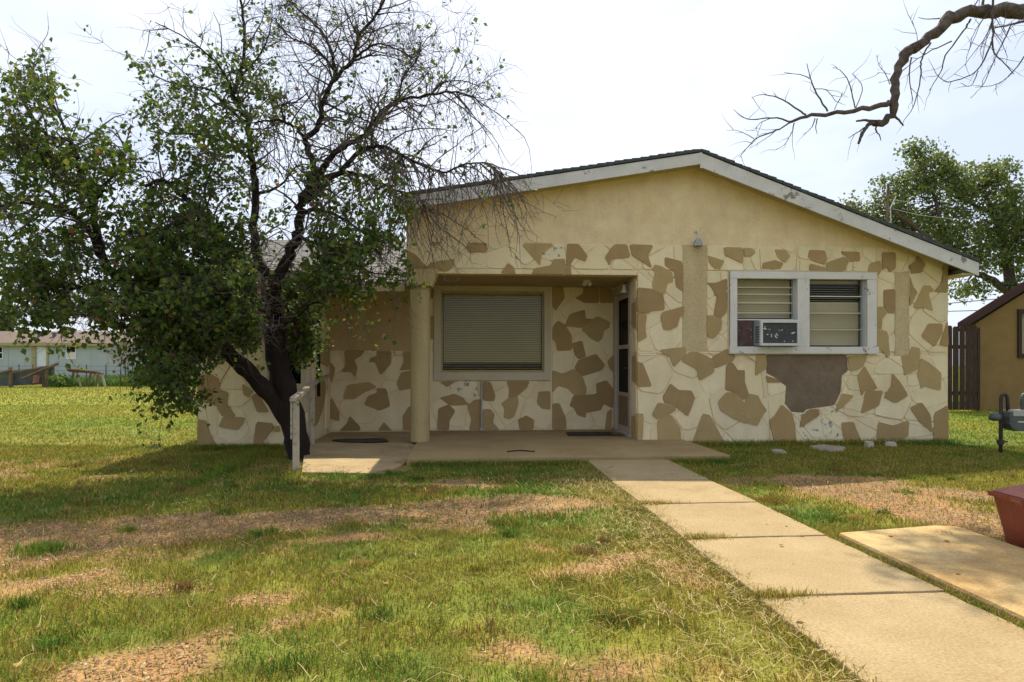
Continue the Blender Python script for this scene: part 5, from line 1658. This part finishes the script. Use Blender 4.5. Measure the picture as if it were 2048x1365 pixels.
for a in list(ext):
    for j in range(4, len(a), 3):
        if ro.rand() < .75:
            d = a[j, :3] - a[j - 1, :3]
            d = d / np.linalg.norm(d) * .8 + ro.normal(size=3) * np.array([.6, .3, .6])
            ext.append(grow(a[j, :3], d, ro.uniform(.06, .28), .0028, 4, ro, .02, .22))
for _ in range(15):                          # fine twigs drooping from the thick end of the limb
    q = P(ro.uniform(1960, 2080), ro.uniform(0, 34), YO - .1)
    d = np.array([ro.normal() * .4 - .3, ro.normal() * .2, -1.0])
    s = grow(np.array(q), d, ro.uniform(.25, .8), .0045, 6, ro, .03, .16)
    ext.append(s)
    for j in (2, 4, 5):
        ext.append(grow(s[j, :3], ro.normal(size=3) * np.array([1, .4, 1]), ro.uniform(.1, .3), .0025, 3, ro, .02, .2))
# leafy spray high above, whose shade dapples the driveway
hs, hl = [], []
for p in (hi_l, hi_2):
    for i in range(2, len(p)):
        for _ in range(9 if i > 2 else 3):
            d = ro.normal(size=3) * np.array([.8, .9, .4]) + np.array([-.1, 0, 0])
            t = ro.rand()
            s0 = p[i - 1, :3] * (1 - t) + p[i, :3] * t
            s = grow(s0, d, ro.uniform(.5, 1.1), .012, 5, ro, .0, .2)
            hs.append(s)
            for j in range(1, 6):
                w3 = grow(s[j, :3], ro.normal(size=3), ro.uniform(.15, .4), .005, 3, ro)
                hs.append(w3)
                hl.append(w3[-1, :3] + ro.normal(size=(14 if p is hi_l else 10, 3)) * .085)
for _ in range(24):
    c_ = np.array([ro.uniform(2.9, 3.9), 9.4 + ro.normal() * .40, 7.45 + ro.normal() * .16])
    j_ = np.argmin(np.linalg.norm(hi_l[3:, :3] - c_, axis=1)) + 3
    hs.append(np.concatenate([np.array([hi_l[j_, :3], (hi_l[j_, :3] + c_) / 2 + ro.normal(size=3) * .05, c_]), np.array([.012, .009, .005])[:, None]], 1))
    hl.append(c_ + ro.normal(size=(48, 3)) * np.array([.10, .10, .05]))
tubes(tw3, ext, 4)
tubes(tw3, hs, 3)
o = tw3.build('twigs', BARK_G, ov)
o['kind'] = 'stuff'
HL = np.concatenate(hl)
o = leaves_mesh('crown', HL, .085, ro, np.array([.05, .10, .02]) * np.ones((len(HL), 1)), LEAF, ov)
o['kind'] = 'stuff'

# ------------------------------------------------------------------ far left: neighbour trailer home, yard clutter, fence
YM = 56.0
mh = thing('mobile_home', (XU(100, YM), YM, 0), 'long pale grey-blue mobile home with a low brown roof', 'mobile home')
mx0, mx1 = XU(-220, YM), XU(440, YM)
mze = ZV(100, 688, YM)
d0, d1 = XU(73, YM), XU(92.5, YM)
mw = MB()
mw.box(mx0, d0, YM, YM + .2, -.1, mze)
mw.box(d1, mx1, YM, YM + .2, -.1, mze)
mw.box(d0, d1, YM, YM + .2, ZV(80, 694, YM), mze)
mw.box(d0, d1, YM, YM + .2, -.1, ZV(80, 740, YM))
mw.box(mx1 - .2, mx1, YM + .2, YM + 5, -.1, mze)
mw.build('wall', SIDING, mh)
x = mx0
while x < mx1:
    if not (d0 - .1 < x < d1 + .1):
        MB().box(x, x + .03, YM - .02, YM, 0, mze).build('siding_batten', SIDING, mh)
    x += 1.22
mrf = MB().hexa([(mx0, YM - .4, mze - .02), (mx1 + .3, YM - .4, mze - .02), (mx1 + .3, YM + 2.6, ZV(100, 663, YM + 2.6) - .08), (mx0, YM + 2.6, ZV(100, 663, YM + 2.6) - .08)],
                [(mx0, YM - .4, mze + .06), (mx1 + .3, YM - .4, mze + .06), (mx1 + .3, YM + 2.6, ZV(100, 663, YM + 2.6)), (mx0, YM + 2.6, ZV(100, 663, YM + 2.6))]).build('roof', MH_ROOF, mh, fix=True)
MB().box(mx0, mx1 + .3, YM - .43, YM - .4, mze - .16, mze + .07).build('gutter', MH_TRIM, mrf)
for u in (78, 108):
    q = P(u, 672, YM + 1.2)
    MB().lathe((q.x, YM + 1.2, q.z - .2), [(.12, 0), (.12, .35), (.18, .36), (.18, .45)], 10).build('roof_vent', METAL, mrf)
mdo = MB().box(d0, d1, YM + .05, YM + .1, ZV(80, 740, YM), ZV(80, 694, YM)).build('door', MH_DOOR, mh)
MB().box(d1 + .02, d1 + .18, YM - .05, YM, ZV(80, 742, YM), mze - .1).build('door_trim', MH_TRIM, mdo)
MB().box(XU(64, YM), d0 - .03, YM - .06, YM, ZV(80, 735, YM), mze - .1).build('door_trim', MH_TRIM, mdo)
def mwin(u0, u1, v0, v1, split, shade):
    a, b, c, d = XU(u0, YM), XU(u1, YM), ZV(u0, v1, YM), ZV(u0, v0, YM)
    w = MB()
    for (e, f, g_, h_) in ((a - .06, b + .06, d, d + .07), (a - .06, b + .06, c - .07, c), (a - .06, a, c, d), (b, b + .06, c, d), (a, b, (c + d) / 2 - .03, (c + d) / 2 + .03)):
        w.box(e, f, YM - .05, YM - .001, g_, h_)
    w = w.build('window', MH_DOOR, mh)
    MB().box(a, b, YM - .03, YM - .02, (c + d) / 2 + .03, d).build('pane', DARK, w)
    MB().box(a, b, YM - .03, YM - .02, c, (c + d) / 2 - .03).build('pane', shade, w)
mwin(-8, 5, 695, 717, .5, DARK)
mwin(134, 151, 694, 717, .5, BLIND2)

YJ = 38.0
def jp(u, v, Y=YJ):
    return P(u, v, Y)
jk = thing('scrap_shelter', (jp(55, 770).x, YJ, 0), 'leaning grey sheet-metal shelter with timber posts at the far left', 'shelter')
g0, g1_, g2_, g3 = jp(-30, 748), jp(108, 732), jp(104, 768), jp(-30, 772)
MB().hexa([(g0.x, YJ, g0.z), (g1_.x, YJ, g1_.z), (g2_.x, YJ + .2, max(g2_.z, 0)), (g3.x, YJ + .2, 0)], [(g0.x, YJ + .05, g0.z), (g1_.x, YJ + .05, g1_.z), (g2_.x, YJ + .25, max(g2_.z, 0)), (g3.x, YJ + .25, 0)]).build('metal_sheet', SHEET, jk, fix=True)
for (ua, va, ub, vb, r) in ((22, 735, 22, 769, .11), (94, 735, 92, 768, .10), (84, 752, 88, 770, .08)):
    a, b = jp(ua, va, YJ - .1), jp(ub, vb, YJ - .1)
    MB().tube([(a.x, YJ - .1, a.z), (b.x, YJ - .1, 0)], r, 6).build('post', LUMBER, jk)
for (ua, va, ub, vb, r) in ((-5, 748, 25, 740, .07), (90, 738, 118, 727, .07), (28, 745, 96, 733, .05), (45, 758, 92, 736, .07)):
    MB().tube([jp(ua, va, YJ - .22), jp(ub, vb, YJ - .22)], r, 5).build('beam', LUMBER, jk)
MB().tube([jp(72, 768, YJ - .4), jp(74, 752, YJ - .3)], .16, 6).build('brace', LUMBER_R, jk)
lt = thing('lumber_pile', (jp(168, 768).x, YJ, 0), 'reddish lumber stacked on trestles in the tall weeds', 'lumber pile')
for i in range(7):
    a, b = jp(133 + i * 1.5, 738 + (i % 4) * 1.6, YJ + i * .12), jp(186 + (i * 7) % 22, 743 + (i % 4) * 1.6, YJ + i * .12)
    MB().hexa([(a.x, a.y - .05, a.z - .03), (a.x, a.y + .05, a.z - .03), (a.x, a.y + .05, a.z + .03), (a.x, a.y - .05, a.z + .03)],
              [(b.x, b.y - .05, b.z - .03), (b.x, b.y + .05, b.z - .03), (b.x, b.y + .05, b.z + .03), (b.x, b.y - .05, b.z + .03)]).build('plank', LUMBER_R if i % 2 else LUMBER, lt, fix=True)
for u in (145, 180, 195):
    a = jp(u, 745)
    MB().tube([(a.x, YJ + .1, a.z), (a.x - .15, YJ + .1, 0)], .06, 5).build('trestle_leg', LUMBER, lt)
    MB().tube([(a.x, YJ + .4, a.z), (a.x + .2, YJ + .4, 0)], .06, 5).build('trestle_leg', CHALK, lt)
YD = 47.0
dp = P(249, 712, YD)
dish = thing('satellite_dish', (dp.x, YD, 0), 'large tan mesh satellite dish before the mobile home', 'satellite dish')
ax = Vector((.45, -.72, .5)).normalized()
dm = MB()
rings, nn_ = 5, 20
ua_ = ax.orthogonal().normalized()
va_ = ax.cross(ua_)
base_v = len(dm.v)
dm.v.append(tuple(dp))
for i in range(1, rings + 1):
    r = .95 * i / rings
    for k in range(nn_):
        th = 2 * math.pi * k / nn_
        q = dp + (ua_ * math.cos(th) + va_ * math.sin(th)) * r + ax * (.32 * (i / rings) ** 2)
        dm.v.append(tuple(q))
for k in range(nn_):
    dm.f.append((0, 1 + k, 1 + (k + 1) % nn_))
for i in range(rings - 1):
    for k in range(nn_):
        a, b = 1 + i * nn_ + k, 1 + i * nn_ + (k + 1) % nn_
        dm.f.append((a, a + nn_, b + nn_, b))
dm.build('dish_bowl', DISH, dish, smooth=True)
MB().tube([(dp.x, YD + .15, -.1), (dp.x, YD + .12, dp.z)], .06, 8).build('mast', METAL, dish)
MB().tube([dp, dp + ax * .8], .025, 5).build('feed_arm', METAL, dish)

YWF = 41.0
wf = thing('wire_fence', (P(170, 760, YWF).x, YWF, 0), 'thin wire fence on steel posts before the mobile home', 'fence')
for u in (-40, 38, 66, 104, 173, 212, 256, 300, 345):
    a = P(u, 731, YWF)
    MB().tube([(a.x, YWF, -.1), (a.x, YWF, a.z + .05)], .035, 5).build('post', LUMBER if u in (66, 173) else METAL, wf)
for v in (733, 742, 752):
    MB().tube([P(-60, v, YWF), P(400, v, YWF)], .012, 4).build('wire', WIRE, wf)

# power lines
for i, (pts, lab) in enumerate([([(-400, 622, 70), (100, 625, 70), (700, 612, 70)], 'thin power line in the sky above the mobile home'),
                                ([(1700, 618, 45), (1900, 607, 45), (2300, 570, 45)], 'upper power line between the corner eave and the neighbour roof'),
                                ([(1700, 628, 48), (1900, 623, 48), (2300, 612, 48)], 'lower power line between the corner eave and the neighbour roof')]):
    tag(MB().tube([P(*q) for q in pts], .03, 5).build('power_line', WIRE, None), lab, 'power line')

# far tree at the left edge
YL = 62.0
flt = thing('far_tree', (XU(8, YL), YL, 0), 'pale green tree beyond the mobile home at the left edge', 'tree')
MB().tube([(XU(8, YL), YL, -.1), P(6, 660, YL), P(4, 620, YL)], [.25, .18, .06], 8).build('trunk', BARK_G, flt)
rl = np.random.RandomState(2)
c3 = []
for _ in range(150):
    d = rl.normal(size=3)
    d /= np.linalg.norm(d)
    d *= rl.uniform(.2, 1) ** .5
    c3.append(tuple(P(2 + d[0] * 34, 638 + d[2] * 34, YL + d[1] * 1.5)))
LC3 = np.concatenate([np.array(c) + rl.normal(size=(30, 3)) * .25 for c in c3])
o = leaves_mesh('crown', LC3, .22, rl, np.array([.13, .17, .045]) * rl.uniform(.6, 1.2, (len(LC3), 1)), LEAF, flt)
o['kind'] = 'stuff'

# ------------------------------------------------------------------ grass
rgz = np.random.RandomState(9)
FWn, RTn = np.array(FW)[:2], np.array(RT)[:2]

def on_hard(x, y, grow_over=True):
    ed = WALK_L + (0.02 + 0.50 * np.maximum(0, NA.fbm(y * 2.6, y * 0 + 3.3, 4) - .34) + .10 * np.exp(-(((y - 4.44) / .12) ** 2)) + .10 * np.exp(-(((y - 3.31) / .12) ** 2)) + .05 * np.exp(-(((y - 5.55) / .1) ** 2)) if grow_over else 0)
    er = WALK_R - 0.02 - 0.03 * NB_.fbm(y * 3, y * 0 + 1.1, 2)
    w = (x > ed) & (x < er) & (y < SLAB_Y)
    s = (x > SLAB_L) & (x < SLAB_R) & (y > SLAB_Y) & (y < YF + .1)
    d = (x > DR_L + .02) & (x < DR_R - .02) & (y < DR_Y + .05)
    hse = (x > XW0) & (x < XR) & (y > YF - .02) & (y < 18)
    rmp = (x > RAMP_PTS[0][0] + .05 + (y - RAMP_PTS[0][1]) * -.18) & (x < SLAB_L + .05) & (y > RAMP_PTS[0][1] + .02) & (y < YB)
    return w | s | d | hse | rmp

def scatter(n, d0, d1, side_m=1.3, xlim=None):
    """points on the ground inside the widened field of view, evenly spread over its area"""
    d = np.sqrt(rgz.uniform(d0 * d0, d1 * d1, n))
    l = rgz.uniform(-1, 1, n) * (d * .74 + side_m)
    x = d * FWn[0] + l * RTn[0]
    y = d * FWn[1] + l * RTn[1]
    return x, y

def blades(x, y, hgt, wid, colr, lean=.6, seg=2):
    n = len(x)
    th = rgz.uniform(0, 2 * np.pi, n)
    dx, dy = np.cos(th), np.sin(th)
    ph = rgz.uniform(0, 2 * np.pi, n)
    ln = rgz.uniform(.1, 1, n) * lean * hgt
    lx, ly = np.cos(ph) * ln, np.sin(ph) * ln
    z0 = np.full(n, -.012)
    b1 = np.stack([x - dx * wid / 2, y - dy * wid / 2, z0], -1)
    b2 = np.stack([x + dx * wid / 2, y + dy * wid / 2, z0], -1)
    mx_, my_ = x + lx * .35, y + ly * .35
    m1 = np.stack([mx_ - dx * wid * .4, my_ - dy * wid * .4, z0 + hgt * .6], -1)
    m2 = np.stack([mx_ + dx * wid * .4, my_ + dy * wid * .4, z0 + hgt * .6], -1)
    t = np.stack([x + lx, y + ly, z0 + hgt * np.sqrt(np.clip(1 - (ln / hgt) ** 2 * .6, .1, 1))], -1)
    if seg == 2:
        V = np.stack([b1, b2, m1, m2, t], 1).reshape(-1, 3)
        i = np.arange(n)[:, None] * 5
        Ft = np.concatenate([i + [0, 1, 3], i + [0, 3, 2], i + [2, 3, 4]], 1).reshape(-1, 3)
        return V, Ft, np.repeat(colr, 5, 0)
    V = np.stack([b1, b2, t], 1).reshape(-1, 3)
    i = np.arange(n)[:, None] * 3
    return V, (i + [0, 1, 2]).reshape(-1, 3), np.repeat(colr, 3, 0)

def grass_layer(n, d0, d1, h0, h1, w0, seg, keep_bare=.10, lim=None, dmul=1.0):
    x, y = scatter(n, d0, d1)
    k = ~on_hard(x, y)
    if lim:
        k &= lim(x, y)
    b = bare(x, y)
    tuft = NB_.fbm(x * 7, y * 7, 2)
    k &= rgz.rand(n) < np.clip((1 - b) * (.35 + 1.1 * tuft), 0, 1) + keep_bare * b
    x, y, tuft = x[k], y[k], tuft[k]
    m = len(x)
    dr = dryness(x, y)
    c = lawn_col(x, y)
    r = rgz.rand(m)
    c = np.where((r < (.07 + .30 * dr) * np.where(y > 10, .35, 1))[:, None], STRAW * rgz.uniform(.6, 1.1, (m, 1)), c)
    c = np.where((r > .93 - .10 * dr)[:, None], BROWN * rgz.uniform(.6, 1.2, (m, 1)), c)
    c = c * np.where(y > 10, rgz.uniform(.8, 1.15, m), rgz.uniform(.65, 1.35, m))[:, None]
    hgt = rgz.uniform(h0, h1, m) * (.55 + .9 * tuft)
    return blades(x, y, hgt, np.full(m, w0) * rgz.uniform(.7, 1.3, m), c, 1.1, seg)

parts = [grass_layer(190000, 2.2, 5.0, .015, .042, .0040, 2), grass_layer(230000, 5.0, 10.0, .020, .048, .0072, 2),
         grass_layer(120000, 10.0, 20.0, .03, .055, .014, 1), grass_layer(90000, 20.0, 42.0, .035, .06, .035, 1, lim=lambda x, y: x < 0)]
# ragged fringes along the walk, the driveway, the porch and the walls
def fringe(a, b, n, spread, h0, h1, straw=.5):
    t = rgz.rand(n)
    x = a[0] + (b[0] - a[0]) * t + rgz.normal(size=n) * spread
    y = a[1] + (b[1] - a[1]) * t + rgz.normal(size=n) * spread
    k = ~on_hard(x, y)
    x, y = x[k], y[k]
    m = len(x)
    c = lawn_col(x, y) * rgz.uniform(.6, 1.3, (m, 1))
    c = np.where((rgz.rand(m) < straw)[:, None], STRAW * rgz.uniform(.6, 1.15, (m, 1)), c)
    return blades(x, y, rgz.uniform(h0, h1, m), np.full(m, .005), c, 1.0, 2)
parts += [fringe((WALK_L + .02, 1.8), (WALK_L + .02, 7.9), 15000, .10, .02, .07), fringe((WALK_R + .02, 1.8), (WALK_R + .03, 7.9), 6000, .03, .03, .07, .4),
          fringe((DR_L, DR_Y + .1), (DR_R, DR_Y + .22), 2500, .06, .03, .06, .5), fringe((SLAB_L, SLAB_Y - .05), (WALK_L, SLAB_Y - .05), 4500, .06, .04, .08, .15),
          fringe((WALK_R, SLAB_Y - .06), (SLAB_R, SLAB_Y - .04), 2500, .06, .04, .09, .15), fringe((SLAB_R + .05, YF - .12), (XR, YF - .12), 6000, .09, .04, .12, .12),
          fringe((SLAB_R + .05, SLAB_Y), (SLAB_R + .05, YF), 2500, .05, .04, .10, .15), fringe((XW0, YF - .1), (XW1 - .3, YF - .1), 4000, .08, .04, .11, .1), fringe((-2.6, 7.6), (-2.7, 9.5), 2500, .08, .04, .1, .1)]
for yj in (5.55, 4.44, 3.31):
    n = 420
    x = WALK_L + np.abs(rgz.normal(size=n)) * .13
    y = yj + rgz.normal(size=n) * .022
    c = np.where((rgz.rand(n) < .65)[:, None], STRAW * rgz.uniform(.6, 1.1, (n, 1)), OLIVE * rgz.uniform(.7, 1.3, (n, 1)))
    V, Ft, c = blades(x, y, rgz.uniform(.02, .05, n), np.full(n, .004), c, 1.3, 2)
    V[:, 2] += .036
    parts.append((V, Ft, c))
# single tufts standing in the worn patches
for (u, v, n, r, hh, st_) in ((85, 1100, 420, .16, .08, .1), (1018, 1048, 380, .11, .08, .45), (1540, 1005, 500, .13, .09, .75), (1885, 1080, 200, .07, .09, .1), (255, 1060, 120, .06, .06, .3), (1400, 960, 140, .1, .08, .2),
                              (1815, 985, 150, .1, .06, .3), (700, 1050, 200, .12, .06, .7), (1240, 1240, 300, .1, .08, .6), (770, 995, 300, .25, .07, .6)):
    p = g2(u, v)
    x = p[0] + rgz.normal(size=n) * r * .55
    y = p[1] + rgz.normal(size=n) * r * .45
    c = np.where((rgz.rand(n) < st_)[:, None], STRAW * rgz.uniform(.5, 1, (n, 1)) * np.array([.9, .75, .6]), GREEN * rgz.uniform(.8, 1.6, (n, 1)))
    parts.append(blades(x, y, rgz.uniform(hh * .4, hh, n), np.full(n, .006), c, 1.0, 2))
rtu = np.random.RandomState(44)
for _ in range(240):
    d_ = math.sqrt(rtu.uniform(2.4 ** 2, 8.6 ** 2))
    l_ = rtu.uniform(-1, 1) * (d_ * .74 + .6)
    tx, ty = d_ * FWn[0] + l_ * RTn[0], d_ * FWn[1] + l_ * RTn[1]
    if bare(np.array([tx]), np.array([ty]))[0] > .7:
        continue
    n, r = rtu.randint(40, 120), rtu.uniform(.04, .13)
    x, y = tx + rtu.normal(size=n) * r * .6, ty + rtu.normal(size=n) * r * .45
    k = ~on_hard(x, y)
    x, y = x[k], y[k]
    n = len(x)
    if n == 0:
        continue
    bc = [GREEN * .75, GREEN * 1.15, OLIVE * .8, BROWN * .9, STRAW * .8][rtu.randint(5)]
    parts.append(blades(x, y, rtu.uniform(.03, .075, n), np.full(n, .005), bc * rtu.uniform(.6, 1.3, (n, 1)), 1.1, 2))
o_ = 0
Vs, Fs, Cs = [], [], []
for V, Ft, c in parts:
    Vs.append(V)
    Fs.append(Ft + o_)
    Cs.append(c)
    o_ += len(V)
gr = np_mesh('lawn_grass', np.concatenate(Vs), np.concatenate(Fs), GRASS, None, np.concatenate(Cs))
tag(gr, 'short patchy lawn grass, green to straw, around the walkway', 'grass', kind='stuff')

# loose straw strands lying on the lawn and over the walk edge
ns = 2600
t = rgz.rand(ns)
x = np.where(t < .62, WALK_L - .04 - np.abs(rgz.normal(size=ns)) * .42 + .08, rgz.uniform(-4, 4.2, ns))
y = np.where(t < .62, rgz.uniform(2.1, 7.2, ns), rgz.uniform(2.2, 8, ns))
k = ~((x > WALK_L + .12) & (x < WALK_R) | (x > DR_L) & (x < DR_R) & (y < DR_Y))
x, y = x[k], y[k]
ns = len(x)
th = rgz.uniform(0, 2 * np.pi, ns)
L = rgz.uniform(.05, .20, ns)
cv = rgz.normal(size=ns) * .5
w = .0008 + .0009 * rgz.rand(ns)
pts = []
for j in range(4):
    s = j / 3 - .5
    a = th + cv * s
    pts.append(np.stack([x + np.cos(a) * L * s, y + np.sin(a) * L * s, .030 + .02 * np.sin(j * 1.5 + th) + .012 * rgz.rand(ns)], -1))
Vst, Fst = [], []
for j in range(4):
    nrm = np.stack([-np.sin(th), np.cos(th), np.zeros(ns)], -1) * w[:, None]
    Vst += [pts[j] - nrm, pts[j] + nrm]
V = np.stack(Vst, 1).reshape(-1, 3)
i = np.arange(ns)[:, None] * 8
Fst = np.concatenate([i + [2 * j, 2 * j + 1, 2 * j + 3, 2 * j + 2] for j in range(3)], 1).reshape(-1, 4)
o = np_mesh('straw', V, Fst, GRASS, None, np.repeat(np.array([.58, .46, .22]) * rgz.uniform(.7, 1.15, (ns, 1)), 8, 0))
tag(o, 'dry straw strands strewn on the lawn along the walkway', 'straw', kind='stuff')

# fallen leaves and bits of litter
nl = 520
lx_, ly_ = scatter(nl, 2.3, 9.0)
hz_ = np.where((lx_ > SLAB_L) & (lx_ < SLAB_R) & (ly_ > SLAB_Y) & (ly_ < YF), ZS + .004, np.where((lx_ > WALK_L) & (lx_ < WALK_R) & (ly_ < SLAB_Y), .038, np.where((lx_ > DR_L) & (lx_ < DR_R) & (ly_ < DR_Y), .054, .028)))
k = ~((ly_ > YF - .05) & (lx_ > XW0) & (lx_ < XR)) & ((hz_ < .03) | (rgz.rand(nl) < .35))
LL = np.stack([lx_, ly_, hz_], -1)[k]
o = leaves_mesh('fallen_leaves', LL, .035, np.random.RandomState(6), np.array([.26, .15, .055]) * rgz.uniform(.4, 1.5, (len(LL), 1)), CHIP, None, hang=0)
vv = np.empty(len(o.data.vertices) * 3, dtype=np.float32)
o.data.vertices.foreach_get('co', vv)
vv = vv.reshape(-1, 4, 3)
vv[:, :, 2] = LL[:, None, 2] + np.abs(vv[:, :, 2] - LL[:, None, 2]) * .25
o.data.vertices.foreach_set('co', vv.ravel())
tag(o, 'small brown fallen leaves scattered over lawn, walk and porch', 'leaves', kind='stuff')

# wood chips and pebbles in the worn patches
nc = 330000
x, y = scatter(nc, 2.2, 8.8)
k = ~on_hard(x, y, False) & (rgz.rand(nc) < .75 * bare(x, y) ** 1.6)
x, y = x[k], y[k]
nc = len(x)
a = rgz.uniform(0, 2 * np.pi, nc)
ll, wd, ht = rgz.uniform(.004, .012, nc), rgz.uniform(.003, .006, nc), rgz.uniform(.002, .007, nc)
ca, sa = np.cos(a), np.sin(a)
def chp(px, py, pz):
    return np.stack([x + ca * px * ll - sa * py * wd, y + sa * px * ll + ca * py * wd, -.010 + pz * ht], -1)
V = np.stack([chp(-1, -.6, 0), chp(1, -.8, 0), chp(.9, .7, 0), chp(-.8, .8, 0), chp(-.5, -.1, 1), chp(.5, .2, .8)], 1).reshape(-1, 3)
i = np.arange(nc)[:, None] * 6
Fc = np.concatenate([i + [0, 1, 5], i + [0, 5, 4], i + [1, 2, 5], i + [2, 3, 4], i + [2, 4, 5], i + [3, 0, 4]], 1).reshape(-1, 3)
r = rgz.rand(nc)[:, None]
cc = np.where(r < .5, np.array([.28, .172, .085]), np.where(r < .75, np.array([.35, .245, .12]), np.where(r < .95, np.array([.17, .105, .052]), np.array([.44, .35, .21])))) * rgz.uniform(.7, 1.2, (nc, 1))
o = np_mesh('wood_chips', V, Fc, CHIP, None, np.repeat(cc, 6, 0))
tag(o, 'brown wood chips and pebbles in the bare patches of the lawn', 'wood chips', kind='stuff')

# tall weeds at the far fence
nw = 16000
wx = rgz.uniform(XU(-60, 40), XU(395, 38), nw)
wy = rgz.uniform(38.6, 43.5, nw)
hump = NA.fbm(wx * .35, wy * .35, 3)
u_ = 1024 + FPX * ((wx * RTn[0] + wy * RTn[1]) / (wx * FWn[0] + wy * FWn[1]))
k = (u_ > 92) & (rgz.rand(nw) < .35 + hump)
wx, wy, hump = wx[k], wy[k], hump[k]
m = len(wx)
c = np.array([.10, .17, .035]) * rgz.uniform(.6, 1.5, (m, 1))
V, Ft, C_ = blades(wx, wy, rgz.uniform(.25, .62, m) * (.6 + hump * .9), np.full(m, .05), c, .6, 2)
o = np_mesh('tall_weeds', V, Ft, GRASS, None, C_)
tag(o, 'tall green weeds along the far wire fence', 'weeds', kind='stuff')
for (u, v, Y, ru, rv, n, lab) in ((300, 742, 39, 42, 16, 46, 'low leafy bush by the wire fence near the tree'), (120, 762, 37.6, 22, 10, 26, 'rounded green bush beside the scrap shelter')):
    c0 = P(u, 775, Y)
    b_ = thing('bush', (c0.x, Y, 0), lab, 'bush')
    cc_ = []
    stems = MB()
    for _ in range(n):
        d = rl.normal(size=3)
        d /= np.linalg.norm(d)
        q = P(u + d[0] * ru * rl.uniform(.2, 1), v + d[2] * rv * rl.uniform(.2, 1), Y + d[1] * .5)
        cc_.append(np.array(q))
        stems.tube([(c0.x + (q.x - c0.x) * .5, Y, 0), tuple(q)], [.02, .008], 3, caps=False)
    stems.build('stems', BARK_G, b_)
    L_ = np.concatenate([q + rl.normal(size=(26, 3)) * .12 for q in cc_])
    o = leaves_mesh('foliage', L_, .12, rl, np.array([.11, .18, .035]) * rl.uniform(.5, 1.4, (len(L_), 1)), LEAF, b_)
    o['kind'] = 'stuff'
